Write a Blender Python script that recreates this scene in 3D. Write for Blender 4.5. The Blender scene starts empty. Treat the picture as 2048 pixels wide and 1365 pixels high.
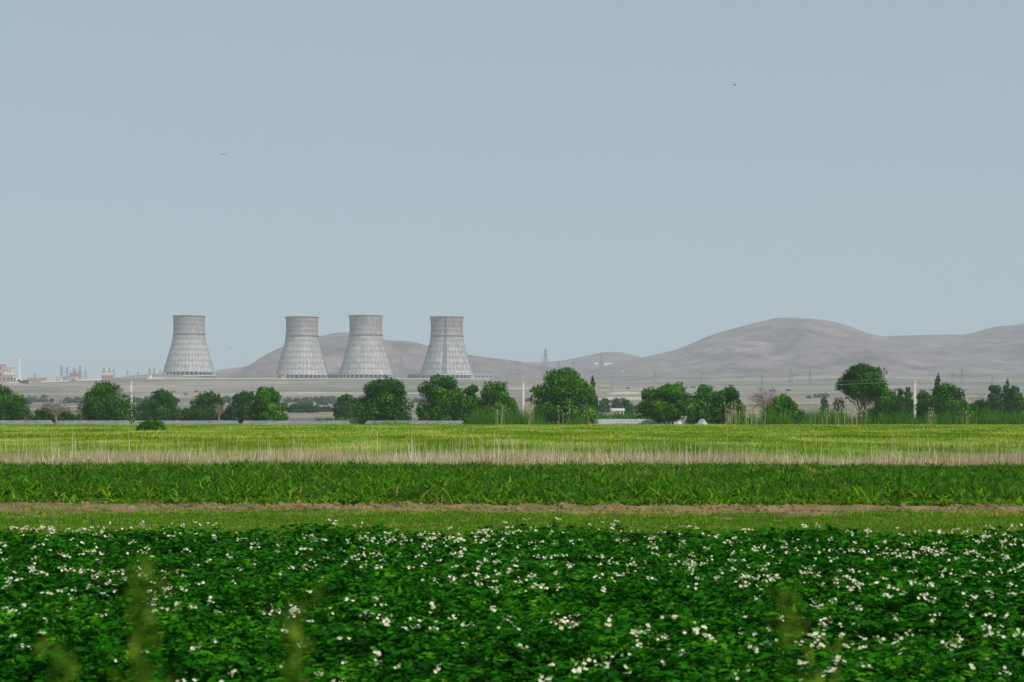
import bpy, math, random
import numpy as np

# ------------------------------------------------------------------ camera, sky, sun, exposure
C = bpy.context.scene
col = C.collection
FPX, CAMZ, HOR = 4000.0, 2.1, 830.0          # focal length in photo pixels, eye height, horizon row
cam_d = bpy.data.cameras.new('camera'); cam = bpy.data.objects.new('camera', cam_d); col.objects.link(cam)
cam.location = (0, 0, CAMZ); cam.rotation_euler = (math.radians(90), 0, 0)
cam_d.sensor_width = 36.0; cam_d.lens = FPX / 2048 * 36.0
cam_d.shift_y = (HOR - 682.5) / 2048.0
cam_d.clip_start = 0.1; cam_d.clip_end = 40000
cam_d.dof.use_dof = True; cam_d.dof.focus_distance = 150.0; cam_d.dof.aperture_fstop = 6.3
C.camera = cam

SUN_EL, SUN_AZ = 46.0, 42.0                  # azimuth: degrees to the right of straight behind the camera
w = bpy.data.worlds.new('World'); C.world = w; w.use_nodes = True
nt = w.node_tree; nt.nodes.clear()
sky = nt.nodes.new('ShaderNodeTexSky'); sky.sky_type = 'NISHITA'; sky.sun_disc = False
sky.sun_elevation = math.radians(SUN_EL)
sky.air_density = 1.0; sky.dust_density = 2.2; sky.ozone_density = 2.5; sky.altitude = 900
sx, sy = math.sin(math.radians(SUN_AZ)), -math.cos(math.radians(SUN_AZ))
sky.sun_rotation = math.atan2(sx, sy)
bg = nt.nodes.new('ShaderNodeBackground'); bg.inputs[1].default_value = 0.085
out = nt.nodes.new('ShaderNodeOutputWorld')
veil = nt.nodes.new('ShaderNodeMix'); veil.data_type = 'RGBA'; veil.inputs[0].default_value = 0.76   # thin high haze over the blue
veil.inputs[7].default_value = (5.0, 6.2, 6.95, 1)
nt.links.new(sky.outputs[0], veil.inputs[6]); nt.links.new(veil.outputs[2], bg.inputs[0]); nt.links.new(bg.outputs[0], out.inputs[0])
sl = bpy.data.lights.new('sun', 'SUN'); sun = bpy.data.objects.new('sun', sl); col.objects.link(sun)
sl.energy = 4.2; sl.angle = math.radians(0.55); sl.color = (1.0, 0.95, 0.86)
el = math.radians(SUN_EL)
from mathutils import Vector, Matrix
sun.rotation_euler = Vector((sx * math.cos(el), sy * math.cos(el), math.sin(el))).to_track_quat('Z', 'Y').to_euler()
sun.location = (0, 0, 60)
C.view_settings.view_transform = 'Standard'; C.view_settings.look = 'None'
C.view_settings.exposure = 0.0; C.view_settings.gamma = 1.0
C.render.engine = 'CYCLES'
C.cycles.use_denoising = True
C.cycles.max_bounces = 6; C.cycles.diffuse_bounces = 2; C.cycles.glossy_bounces = 1
C.cycles.transmission_bounces = 3; C.cycles.volume_bounces = 1; C.cycles.transparent_max_bounces = 4
HAZE = 1.1e-4

R = np.random.RandomState(7)
random.seed(7)

# ------------------------------------------------------------------ helpers
def P(px, py, d):
    return ((px - 1024.0) / FPX * d, d, CAMZ + (HOR - py) / FPX * d)
def PX(px, d): return (px - 1024.0) / FPX * d

def hash2(ix, iy, seed):
    h = (ix.astype(np.int64) * 374761393 + iy.astype(np.int64) * 668265263 + seed * 974634777) & 0xffffffff
    h = ((h ^ (h >> 13)) * 1274126177) & 0xffffffff
    return ((h ^ (h >> 16)) & 0xffff) / 65535.0
def vnoise(x, y, seed=0):
    ix = np.floor(x); iy = np.floor(y); fx = x - ix; fy = y - iy
    fx = fx * fx * (3 - 2 * fx); fy = fy * fy * (3 - 2 * fy)
    a = hash2(ix, iy, seed); b = hash2(ix + 1, iy, seed); c = hash2(ix, iy + 1, seed); d = hash2(ix + 1, iy + 1, seed)
    return (a * (1 - fx) + b * fx) * (1 - fy) + (c * (1 - fx) + d * fx) * fy
def fbm(x, y, o=4, seed=0):
    s = 0; a = .5
    for k in range(o):
        s = s + a * vnoise(x, y, seed + k); x = x * 2.03 + 3.1; y = y * 2.03 + 1.7; a *= .5
    return s
def sstep(a, b, x):
    t = np.clip((x - a) / (b - a), 0, 1); return t * t * (3 - 2 * t)

def tag(o, label=None, cat=None, group=None, kind=None):
    if label: o['label'] = label
    if cat: o['category'] = cat
    if group: o['group'] = group
    if kind: o['kind'] = kind
    return o

def npmesh(name, V, Q, mat, parent=None, tint=None, smooth=False):
    """V (N,3), Q (M,k) faces of one size, or a list of such arrays"""
    V = np.asarray(V, dtype=np.float32).reshape(-1, 3)
    Qs = Q if isinstance(Q, list) else [Q]
    Qs = [np.asarray(q, dtype=np.int32) for q in Qs if len(q)]
    me = bpy.data.meshes.new(name)
    me.vertices.add(len(V)); me.vertices.foreach_set('co', V.ravel())
    idx = np.concatenate([q.ravel() for q in Qs]); cnt = np.concatenate([np.full(len(q), q.shape[1], dtype=np.int32) for q in Qs])
    st = np.concatenate([[0], np.cumsum(cnt)[:-1]]).astype(np.int32)
    me.loops.add(len(idx)); me.loops.foreach_set('vertex_index', idx)
    me.polygons.add(len(cnt)); me.polygons.foreach_set('loop_start', st); me.polygons.foreach_set('loop_total', cnt)
    if tint is not None:
        at = me.attributes.new('tint', 'FLOAT', 'POINT'); at.data.foreach_set('value', np.asarray(tint, dtype=np.float32))
    if smooth: me.polygons.foreach_set('use_smooth', np.ones(len(cnt), dtype=bool))
    me.update(calc_edges=True); me.validate()
    if mat: me.materials.append(mat)
    o = bpy.data.objects.new(name, me); col.objects.link(o)
    if parent: o.parent = parent
    return o

class MB:
    """collects boxes, bars and tubes into one mesh"""
    def __init__(s): s.v = []; s.f = []
    def add(s, vs, fs):
        n = len(s.v); s.v += [tuple(map(float, p)) for p in vs]; s.f += [tuple(i + n for i in f) for f in fs]
    def box(s, x0, x1, y0, y1, z0, z1):
        s.add([(x0,y0,z0),(x1,y0,z0),(x1,y1,z0),(x0,y1,z0),(x0,y0,z1),(x1,y0,z1),(x1,y1,z1),(x0,y1,z1)],
              [(3,2,1,0),(4,5,6,7),(0,1,5,4),(1,2,6,5),(2,3,7,6),(3,0,4,7)])
    def tube(s, pts, rad, n=6, cap=True):
        pts = [Vector(p) for p in pts]
        if not hasattr(rad, '__len__'): rad = [rad] * len(pts)
        rings = []
        for i, p in enumerate(pts):
            d = (pts[min(i+1, len(pts)-1)] - pts[max(i-1, 0)]).normalized()
            a = d.orthogonal().normalized() if abs(d.z) < .9 else d.cross(Vector((0, 1, 0))).normalized()
            b = d.cross(a)
            rings.append([p + (a * math.cos(t) + b * math.sin(t)) * rad[i] for t in [2*math.pi*k/n for k in range(n)]])
        vs = [q for r in rings for q in r]; fs = []
        for i in range(len(pts) - 1):
            for k in range(n):
                fs.append((i*n+k, i*n+(k+1)%n, (i+1)*n+(k+1)%n, (i+1)*n+k))
        if cap: fs += [tuple(range(n))[::-1], tuple(range((len(pts)-1)*n, len(pts)*n))]
        s.add(vs, fs)
    def build(s, name, mat, parent=None, smooth=False):
        me = bpy.data.meshes.new(name); me.from_pydata(s.v, [], s.f); me.update()
        if smooth: me.polygons.foreach_set('use_smooth', [True] * len(me.polygons))
        if mat: me.materials.append(mat)
        o = bpy.data.objects.new(name, me); col.objects.link(o)
        if parent: o.parent = parent
        return o

def empty(name, loc, rz=0):
    o = bpy.data.objects.new(name, None); col.objects.link(o); o.location = loc; o.rotation_euler = (0, 0, rz)
    o.empty_display_size = .2
    return o
def children(o): return [c for c in col.objects if c.parent == o]
def copy_tree(o, parent=None):
    c = o.copy(); col.objects.link(c); c.parent = parent
    for ch in children(o): copy_tree(ch, c)
    return c

# ------------------------------------------------------------------ materials
def newmat(name):
    m = bpy.data.materials.new(name); m.use_nodes = True
    n = m.node_tree; b = n.nodes['Principled BSDF']
    return m, n, b
def L(n, a, b): n.links.new(a, b)
def ramp(n, fac, stops):
    r = n.nodes.new('ShaderNodeValToRGB'); e = r.color_ramp.elements
    while len(e) < len(stops): e.new(.5)
    for i, (p, c) in enumerate(stops):
        e[i].position = p; e[i].color = (*c, 1)
    L(n, fac, r.inputs[0]); return r.outputs[0]
def noise(n, scale=(1,1,1), sc=1.0, detail=4, rough=.55, coord='Object'):
    tc = n.nodes.new('ShaderNodeTexCoord'); mp = n.nodes.new('ShaderNodeMapping'); mp.inputs['Scale'].default_value = scale
    L(n, tc.outputs[coord], mp.inputs[0])
    t = n.nodes.new('ShaderNodeTexNoise'); t.inputs['Scale'].default_value = sc; t.inputs['Detail'].default_value = detail
    t.inputs['Roughness'].default_value = rough
    L(n, mp.outputs[0], t.inputs['Vector']); return t.outputs['Fac']
def mixc(n, fac, a, b, mode='MIX'):
    m = n.nodes.new('ShaderNodeMix'); m.data_type = 'RGBA'; m.blend_type = mode
    if hasattr(fac, 'links') or hasattr(fac, 'is_output'): L(n, fac, m.inputs[0])
    else: m.inputs[0].default_value = fac
    for s, v in ((6, a), (7, b)):
        if isinstance(v, tuple): m.inputs[s].default_value = (*v, 1)
        else: L(n, v, m.inputs[s])
    return m.outputs[2]
def leafmat(name, stops, rough=.5, trans=.25, spec=.3, patch=None):
    """foliage: colour by each leaf's own tint; some light passes through"""
    m, n, b = newmat(name)
    a = n.nodes.new('ShaderNodeAttribute'); a.attribute_name = 'tint'
    c = ramp(n, a.outputs['Fac'], stops)
    if patch:
        f = noise(n, patch[0], patch[1], 3)
        f = ramp(n, f, [(.35, (0,0,0)), (.65, (1,1,1))])
        c = mixc(n, f, c, mixc(n, 1.0, c, patch[2], 'MULTIPLY'))
    L(n, c, b.inputs['Base Color']); b.inputs['Roughness'].default_value = rough
    b.inputs['Specular IOR Level'].default_value = spec
    t = n.nodes.new('ShaderNodeBsdfTranslucent'); L(n, c, t.inputs[0])
    mx = n.nodes.new('ShaderNodeMixShader'); mx.inputs[0].default_value = trans
    L(n, b.outputs[0], mx.inputs[1]); L(n, t.outputs[0], mx.inputs[2])
    L(n, mx.outputs[0], n.nodes['Material Output'].inputs[0])
    return m
def plain(name, c, rough=.8, var=.15, sc=1.0, spec=.3, metal=0):
    m, n, b = newmat(name)
    f = noise(n, (1,1,1), sc, 5)
    lo = tuple(x * (1 - var) for x in c); hi = tuple(min(1, x * (1 + var)) for x in c)
    L(n, ramp(n, f, [(.3, lo), (.7, hi)]), b.inputs['Base Color'])
    b.inputs['Roughness'].default_value = rough; b.inputs['Specular IOR Level'].default_value = spec
    b.inputs['Metallic'].default_value = metal
    return m

# ground: dusty steppe with scrubby greener streaks
def ground_mat():
    m, n, b = newmat('steppe_ground')
    f1 = noise(n, (.0022, .0085, .01), 1.0, 6, .6)
    base = ramp(n, f1, [(.32, (.085, .095, .065)), (.45, (.155, .145, .115)), (.55, (.24, .20, .17)), (.68, (.33, .275, .24))])
    f2 = noise(n, (.02, .05, .02), 1.0, 6, .65)
    spots = ramp(n, f2, [(.50, (1, 1, 1)), (.66, (.55, .62, .5))])
    c = mixc(n, 1.0, base, spots, 'MULTIPLY')
    f3 = noise(n, (.3, .3, .3), 1.0, 6, .6)
    near = ramp(n, f3, [(.3, (.12, .085, .055)), (.7, (.24, .18, .12))])
    g = n.nodes.new('ShaderNodeNewGeometry'); s = n.nodes.new('ShaderNodeSeparateXYZ'); L(n, g.outputs['Position'], s.inputs[0])
    mr = n.nodes.new('ShaderNodeMapRange'); mr.inputs[1].default_value = 90; mr.inputs[2].default_value = 500
    L(n, s.outputs['Y'], mr.inputs[0])
    L(n, mixc(n, mr.outputs[0], near, c), b.inputs['Base Color'])
    b.inputs['Roughness'].default_value = .95; b.inputs['Specular IOR Level'].default_value = .1
    return m
def hill_mat():
    m, n, b = newmat('bare_hillside')
    f1 = noise(n, (.003, .003, .01), 1.0, 7, .62)
    base = ramp(n, f1, [(.3, (.14, .102, .115)), (.5, (.205, .152, .158)), (.7, (.275, .21, .205))])
    f2 = noise(n, (.016, .006, .05), 1.0, 8, .75)
    c = mixc(n, 1.0, base, ramp(n, f2, [(.47, (1, 1, 1)), (.57, (.62, .64, .63))]), 'MULTIPLY')
    for sc_, dk in (((.0035, .0025, .012), .76), ((.009, .006, .03), .82)):
        f3 = noise(n, sc_, 1.0, 7, .62)
        c = mixc(n, 1.0, c, ramp(n, f3, [(.470, (1, 1, 1)), (.494, (dk, dk, dk)), (.506, (dk, dk, dk)), (.530, (1, 1, 1))]), 'MULTIPLY')
    L(n, c, b.inputs['Base Color']); b.inputs['Roughness'].default_value = .95
    b.inputs['Specular IOR Level'].default_value = .1
    return m
M_ground = ground_mat(); M_hill = hill_mat()

def soil_mat():
    m, n, b = newmat('dry_soil')
    f = noise(n, (1, 1, 1), 1.3, 8, .65)
    c = ramp(n, f, [(.3, (.09, .062, .030)), (.5, (.185, .132, .066)), (.72, (.29, .215, .115))])
    L(n, c, b.inputs['Base Color']); b.inputs['Roughness'].default_value = .95; b.inputs['Specular IOR Level'].default_value = .1
    f2 = noise(n, (1, 1, 1), 9, 6, .6)
    bp = n.nodes.new('ShaderNodeBump'); bp.inputs['Strength'].default_value = .6; bp.inputs['Distance'].default_value = .05
    L(n, f2, bp.inputs['Height']); L(n, bp.outputs[0], b.inputs['Normal'])
    return m
M_soil = soil_mat()

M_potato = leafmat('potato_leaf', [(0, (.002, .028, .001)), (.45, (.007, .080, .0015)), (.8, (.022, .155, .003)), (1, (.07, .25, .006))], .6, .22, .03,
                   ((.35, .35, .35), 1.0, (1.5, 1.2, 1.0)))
M_corn = leafmat('maize_leaf', [(0, (.008, .050, .001)), (.5, (.050, .185, .003)), (.85, (.17, .38, .008)), (.93, (.22, .36, .02)), (1, (.26, .20, .06))], .5, .3, .04,
                 ((.12, .12, .12), 1.0, (1.25, 1.1, 1.0)))
M_lime = leafmat('cereal_leaf', [(0, (.09, .17, .006)), (.4, (.22, .32, .012)), (.75, (.38, .45, .03)), (1, (.60, .56, .18))], .7, .3, .05,
                 ((.025, .09, .05), 1.0, (.58, .82, .7)))
M_dry = leafmat('dry_stalk', [(0, (.19, .14, .06)), (.4, (.40, .32, .17)), (.75, (.62, .54, .34)), (1, (.85, .81, .64))], .8, .25, .05)
M_grass = leafmat('short_grass', [(0, (.035, .12, .004)), (.65, (.095, .29, .010)), (.88, (.19, .34, .02)), (1, (.40, .34, .12))], .7, .3, .04,
                  ((.3, .5, .3), 1.0, (1.35, 1.0, 1.0)))
M_tree = leafmat('dark_tree_leaf', [(0, (.004, .026, .001)), (.5, (.018, .098, .002)), (.9, (.07, .24, .004)), (1, (.12, .32, .008))], .6, .18, .08)
M_tree2 = leafmat('mid_tree_leaf', [(0, (.008, .044, .001)), (.5, (.036, .155, .002)), (.9, (.11, .32, .005)), (1, (.18, .40, .01))], .6, .22, .08)
M_tree3 = leafmat('dull_tree_leaf', [(0, (.008, .032, .004)), (.5, (.022, .088, .006)), (1, (.055, .17, .012))], .6, .18, .08)
M_far = leafmat('far_shrub_leaf', [(0, (.035, .055, .035)), (.5, (.06, .085, .055)), (1, (.10, .13, .08))], .7, .1, .1)
M_reed = leafmat('reed_leaf', [(0, (.006, .035, .002)), (.45, (.03, .14, .004)), (1, (.16, .36, .012))], .6, .25, .1)
M_petal = leafmat('potato_petal', [(0, (.58, .60, .36)), (.6, (.74, .73, .54)), (1, (.82, .80, .66))], .6, .3, .2)
M_bud = leafmat('potato_bud', [(0, (.14, .22, .03)), (1, (.50, .45, .08))], .6, .2, .2)
M_weed = leafmat('weed_leaf', [(0, (.04, .13, .005)), (.5, (.12, .24, .015)), (1, (.28, .34, .05))], .7, .4, .05)
M_bark = plain('bark', (.10, .075, .055), .9, .3, 3)
M_deadwood = plain('dead_wood', (.27, .22, .20), .9, .2, 3)
M_post = plain('pole_concrete', (.66, .64, .58), .8, .1, 2)
M_wire = plain('wire_metal', (.45, .45, .45), .4, .05, 1, .5, .6)
M_steel = plain('galvanised_steel', (.16, .17, .19), .6, .1, .2)
M_dark = plain('dark_feather', (.02, .018, .018), .7, .2, 20)

# ------------------------------------------------------------------ terrain
HILLS = [  # distance, front width, back width, silhouette in photo pixels
 (5000, 1150, 1500, [(380,760),(430,741),(505,731),(515,718),(545,702),(575,692),(600,682),(640,671),(680,665),(700,664),(760,679),(800,683),(820,683),(840,689),(870,694),(930,708),(975,714),(1020,721),(1080,729),(1150,745),(1220,765)]),
 (6800, 1300, 1500, [(900,760),(1000,732),(1050,725),(1090,724),(1130,721),(1160,715),(1195,706),(1220,704),(1250,706),(1290,715),(1340,722),(1420,745),(1500,765)]),
 (5600, 2000, 1500, [(1000,765),(1120,748),(1200,733),(1290,715),(1340,704),(1370,693),(1400,678),(1430,667),(1470,658),(1520,643),(1560,635),(1600,637),(1660,643),(1700,656),(1730,667),(1765,675),(1830,690),(1950,715),(2100,750)]),
 (6100, 2300, 1500, [(1400,765),(1550,720),(1650,690),(1765,673),(1800,672),(1850,672),(1880,670),(1930,671),(1960,662),(2000,653),(2048,646),(2150,632),(2300,640),(2500,665),(2700,720),(2900,760)]),
]
yy_l = [-2000, 600, 1200, 2000, 2600, 2850, 2960, 3050, 3300, 4500, 9500]
zz_l = [0, 0, 6, 17, 27, 38, 54.5, 57.5, 60, 62, 64]
yy_r = [-2000, 600, 1200, 2000, 3000, 4000, 5000, 9500]
zz_r = [0, 0, 6, 18, 42, 72, 90, 100]
def smooth_interp(y, yy, zz):
    s = 0
    for k in (-60, -30, 0, 30, 60): s = s + np.interp(y + k * np.clip(y / 2500, .1, 1), yy, zz)
    return s / 5
def terrain(X, Y):
    X = np.asarray(X, float); Y = np.asarray(Y, float)
    zl = smooth_interp(Y, yy_l, zz_l); zr = smooth_interp(Y, yy_r, zz_r)
    k = sstep(-20, 300, X)
    # the terrace drops a little towards the far left
    zl = zl - 7 * sstep(-560, -800, X) * sstep(2900, 3000, Y)
    z = zl * (1 - k) + zr * k
    z = z + 8 * np.exp(-((X + 560) / 75) ** 2 - ((Y - 3180) / 90) ** 2)
    far = sstep(900, 2400, Y)
    z = z + far * 5 * (fbm(X / 260, Y / 260, 4, 3) - .47) * (1 - .6 * sstep(2850, 2950, Y) * (1 - sstep(3500, 3900, Y)) * (1 - k))
    # embankment under the photographer
    z = z + .55 * (1 - sstep(2.5, 7.5, Y)) * sstep(-30, -10, Y)
    best = z.copy()
    for i, (D, wf, wb, sil) in enumerate(HILLS):
        px = [s[0] for s in sil]; py = [s[1] for s in sil]
        yr = D + 220 * (fbm(X / 900, X * 0 + i, 3, 20 + i) - .45)
        q = X / yr * FPX + 1024
        H = CAMZ + (HOR - np.interp(q, px, py, left=900, right=900)) / FPX * yr
        for s_ in (-12, 12):
            H = H + CAMZ + (HOR - np.interp(q + s_, px, py, left=900, right=900)) / FPX * yr
        H = H / 3
        t = np.where(Y < yr, (yr - Y) / wf, (Y - yr) / wb)
        t = np.clip(np.sqrt(t * t + .0012) - .0346, 0, 1)
        p = (1 - t) ** 1.7 * (1 - .15 * t)
        rough = fbm(X / 300 + 9 * i, Y / 520, 5, 40 + i)
        gul = 1 - np.abs(2 * fbm(X / 230 + .3 * np.sin(Y / 300) + i, Y / 900, 4, 60 + i) - 1) * 2.2
        m = p * (1 - p) * 4
        hz = z + (H - z) * p + (H > z) * np.clip(H - z, 0, 400) * m * (.30 * (rough - .47) - .20 * np.clip(gul, 0, 1))
        hz = hz + (H > z) * np.clip(p * 7, 0, 1) * np.clip(H - z, 0, 60) / 60 * 8 * (fbm(X / 70, Y / 90, 3, 80) - .47)
        best = np.maximum(best, np.where(H > z, hz, -50))
    return best
def tz(x, y): return float(terrain(np.array([x]), np.array([y]))[0])

def ground_hit(px, py, d0=900, d1=8500):
    d = np.arange(d0, d1, 8.0); x = (px - 1024) / FPX * d; z = CAMZ + (HOR - py) / FPX * d
    k = np.where(terrain(x, d) >= z)[0]
    return float(d[k[0]]) if len(k) else None
def grid(name, xs, ys, zf, mat, smooth=True):
    X, Y = np.meshgrid(xs, ys); Z = zf(X, Y)
    V = np.stack([X, Y, Z], -1).reshape(-1, 3); nx = len(xs)
    i = (np.arange(len(ys) - 1)[:, None] * nx + np.arange(nx - 1)[None]).ravel()
    return npmesh(name, V, np.stack([i, i + 1, i + nx + 1, i + nx], 1), mat, smooth=smooth)
xs = np.concatenate([-np.geomspace(8600, 2400, 14), np.arange(-2370, 2371, 14.0), np.geomspace(2400, 8600, 14)])
ys1 = np.concatenate([[-1200, -600, -200, -60, -30, -15, -8, -3], np.arange(0, 10, 1.0), [12, 20, 40, 80, 160, 300], np.arange(450, 1800, 50), np.arange(1800, 2800, 25), np.arange(2800, 3400, 10), np.arange(3400, 3901, 20)])
ys2 = np.concatenate([np.arange(3900, 7000, 16), np.arange(7004, 9000, 120)])
tag(grid('ground', xs, ys1, terrain, M_ground), kind='structure')
tag(grid('hills', xs, ys2, terrain, M_hill), kind='structure')

# field rows run slightly askew to the picture
SK = 0.06
def vrow(x, y): return y + SK * x
def edge(x, seed, amp, sc): return amp * (fbm(x / sc, x * 0 + seed, 3, seed) - .45) * 2

# soil lane with clods
def soil_z(X, Y):
    v = vrow(X, Y)
    z = .02 + .11 * (fbm(X * 2.2, Y * 2.2, 4, 5) - .45) + .07 * (fbm(X * 6, Y * 6, 2, 8) - .45) + .08 * np.exp(-((v - 44.6) / .4) ** 2) * (.4 + fbm(X * 1.1, Y, 3, 9))
    z = z + .05 * np.exp(-((v - 46.2) / .4) ** 2) * fbm(X * 1.4, Y, 3, 19)
    return z
def skewgrid(name, x0, x1, v0, v1, step, zf, mat):
    xs_ = np.arange(x0, x1, step); vs_ = np.arange(v0, v1, step)
    X, Vv = np.meshgrid(xs_, vs_); Y = Vv - SK * X; Z = zf(X, Y)
    Z[0] = -.05; Z[-1] = -.05; nx = len(xs_)
    i = (np.arange(len(vs_) - 1)[:, None] * nx + np.arange(nx - 1)[None]).ravel()
    return npmesh(name, np.stack([X, Y, Z], -1), np.stack([i, i + 1, i + nx + 1, i + nx], 1), mat, smooth=True)
tag(skewgrid('dirt_lane', -19, 19, 27.5, 48.2, .085, soil_z, M_soil), kind='structure')

# ------------------------------------------------------------------ blades: one routine for every kind of grass
def blades(pos, h, wd, lean, nseg=2, tint=None, az=None, curve=1.0):
    """tapered ribbons; pos (N,3), h,wd,lean (N,)"""
    N = len(pos)
    az = R.uniform(0, 2 * np.pi, N) if az is None else az
    dx, dy = np.cos(az), np.sin(az); fa = R.uniform(0, 2 * np.pi, N)
    sx_, sy_ = np.cos(fa), np.sin(fa)
    rows = []
    for k in range(nseg + 1):
        t = k / nseg
        off = lean * h * t ** (1 + curve)
        z = h * (t - .35 * np.clip(lean, 0, 2) * t ** 3)
        ww = wd * (1 - t ** 2 * .95) * .5
        c = np.stack([pos[:, 0] + dx * off, pos[:, 1] + dy * off, pos[:, 2] + z], 1)
        s = np.stack([sx_ * ww, sy_ * ww, 0 * ww], 1)
        rows += [c - s, c + s]
    V = np.stack(rows, 1); nv = 2 * (nseg + 1)
    b = np.arange(N)[:, None] * nv
    Q = np.concatenate([b + np.array([[2*k, 2*k+1, 2*k+3, 2*k+2]]) for k in range(nseg)], 0)
    T = np.repeat(R.uniform(0, 1, N) if tint is None else tint, nv)
    return V.reshape(-1, 3), Q, T
def join(parts):
    V, Q, T = [], [], []; n = 0
    for v, q, t in parts:
        V.append(v); Q.append(q + n); T.append(t); n += len(v)
    return np.concatenate(V), np.concatenate(Q), np.concatenate(T)
def field_pts(v0, v1, dens, half=.30, pad=2.0, power=0):
    """random points in the wedge of view (with margin) between two row lines"""
    n = int((v1 - v0) * (half * (v0 + v1) + 2 * pad) * dens)
    d = R.uniform(v0, v1, n * 2); x = R.uniform(-1, 1, n * 2) * (half * v1 + pad)
    k = np.abs(x) < half * d + pad
    d, x = d[k], x[k]
    return x, d - SK * x

# short grass verge between the soil and the potatoes
x, y = field_pts(28, 43.2, 190)
v = vrow(x, y)
den = fbm(x * .5, v * .9, 4, 31)
keep = (den + .20 * sstep(30, 35, v) - .32 * sstep(40.6, 43.2, v) + R.uniform(-.12, .12, len(x))) > .44
x, y, v = x[keep], y[keep], v[keep]
n = len(x); pos = np.stack([x, y, soil_z(x, y) - .01], 1)
tn = np.clip(R.beta(2, 3, n) + (.10 + .45 * sstep(40.2, 42.5, v) + .45 * sstep(32.5, 29.5, v)) * (fbm(x * .8, v, 3, 77) > .46) * R.uniform(0, 1.6, n), 0, 1)
parts = [blades(pos, R.uniform(.03, .10, n) * (1 + (R.uniform(0, 1, n) > .96) * .9), R.uniform(.008, .02, n), R.uniform(.1, .8, n), 2, tn)]
for k in range(2):
    p2 = pos + R.normal(0, .03, (n, 3)) * [1, 1, 0]
    parts.append(blades(p2, R.uniform(.03, .09, n), R.uniform(.008, .018, n), R.uniform(.1, .9, n), 2, tn))
V, Q, T = join(parts)
tag(npmesh('short_grass', V, Q, M_grass, tint=T), 'short patchy green and straw grass between the flowering crop and the bare soil lane', 'grass', kind='stuff')

# clods of dry earth and stray weeds on the lane
n = 5200; x = R.uniform(-15, 15, n); v = R.normal(44.4, 1.0, n); kc = (v > 41) & (v < 47.5) & (fbm(x * .9, v * 1.5, 3, 41) > .43); x, v = x[kc], v[kc]; n = len(x)
y = v - SK * x; z = soil_z(x, y); ico = np.array([(1,0,0),(0,1,0),(-1,0,0),(0,-1,0),(0,0,1),(0,0,-1)], float)
sz = R.uniform(.025, .05, n) * (1 + 1.3 * (R.uniform(0, 1, n) > .9)); pv = ico[None] * (sz[:, None] * R.uniform(.6, 1.3, (n, 6)))[..., None] * [1.3, 1, .8]
V = pv + np.stack([x, y, z], 1)[:, None]; F = np.array([(0,1,4),(1,2,4),(2,3,4),(3,0,4),(1,0,5),(2,1,5),(3,2,5),(0,3,5)])
tag(npmesh('soil_clods', V.reshape(-1, 3), (F[None] + np.arange(n)[:, None, None] * 6).reshape(-1, 3), M_soil), 'crumbled brown clods along the bare soil lane', 'clods', kind='stuff')
n = 4200; x = R.uniform(-15, 15, n); v = R.uniform(40.5, 47.4, n); kc = (fbm(x * .7, v * 1.3, 3, 43) > .45); x, v = x[kc], v[kc]; n = len(x); y = v - SK * x
V, Q, T = join([blades(np.stack([x + R.normal(0, .04, n), y, soil_z(x, y)], 1), R.uniform(.04, .14, n), R.uniform(.012, .03, n), R.uniform(.3, 1.5, n), 2, R.uniform(.2, 1, n)) for k in range(3)])
tag(npmesh('lane_weeds', V, Q, M_grass, tint=T), 'stray low weeds scattered on the bare soil lane', 'weeds', kind='stuff')

# maize / sorghum band
x, y = field_pts(45.0, 75, 19, .29)
v = vrow(x, y)
kp = v < 73.6 + edge(x, 12, 2.6, 5) + edge(x, 13, .8, 1.2); kp &= v > 45.4 + edge(x, 14, .5, 1.2)
kp &= ~((fbm(x * .13, v * .5, 3, 90) > .66) & (v > 58))
x, y, v = x[kp], y[kp], v[kp]; n = len(x)
hh = (.26 + .55 * fbm(x * .9, y * .6, 4, 15)) * R.uniform(.7, 1.15, n) * (1 - .35 * (v < 46.3))
parts = []
for k in range(7):
    z0 = hh * R.uniform(0, .38, n)
    pos = np.stack([x + R.normal(0, .03, n), y + R.normal(0, .03, n), z0], 1)
    br = (fbm(x * .22 + 3, v * .9, 3, 191) > .60) & (v > 60)
    tn = np.clip(R.beta(1.7, 2.0, n) - .10 + br * R.uniform(0, .9, n) + .22 * (v < 46.5) + (R.uniform(0, 1, n) > .985) * .5, 0, 1)
    parts.append(blades(pos, np.maximum(.09, hh - z0) * R.uniform(.55, 1.0, n), R.uniform(.024, .048, n), R.uniform(.3, 2.6, n), 3, tn, curve=.5))
V, Q, T = join(parts)
tag(npmesh('maize_crop', V, Q, M_corn, tint=T), 'band of knee high dark green maize behind the bare soil lane', 'maize', kind='stuff')

# dry stubble strip with pale standing stalks
x, y = field_pts(71.5, 83, 62, .30)
v = vrow(x, y); cl = fbm(x * .35, v * .5, 4, 51)
kp = (cl + R.uniform(-.12, .12, len(x)) - .25 * sstep(79, 83, v)) > .37
x, y, cl = x[kp], y[kp], cl[kp]; n = len(x)
h = .20 + .85 * cl + R.uniform(-.15, .3, n) - .1
mid_ = R.uniform(0, 1, n) > .968
tall = (R.uniform(0, 1, n) > .995) & (fbm(x * .6, x * 0, 2, 4) > .42)
h = np.where(tall, R.uniform(1.1, 1.75, n), np.where(mid_, R.uniform(.75, 1.25, n), h))
tn = np.where(tall | mid_, R.uniform(.7, 1, n), np.clip(R.beta(2, 2.3, n) + .04 + .5 * (fbm(x * .25, y * .4, 3, 52) - .45), 0, 1))
V, Q, T = blades(np.stack([x, y, 0 * x], 1), h, np.where(tall, .018, np.where(mid_, .015, R.uniform(.010, .024, n))), np.where(tall | mid_, R.uniform(0, .5, n) ** 1.6, R.uniform(0, .5, n)), 2, tn, curve=.2)
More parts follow.
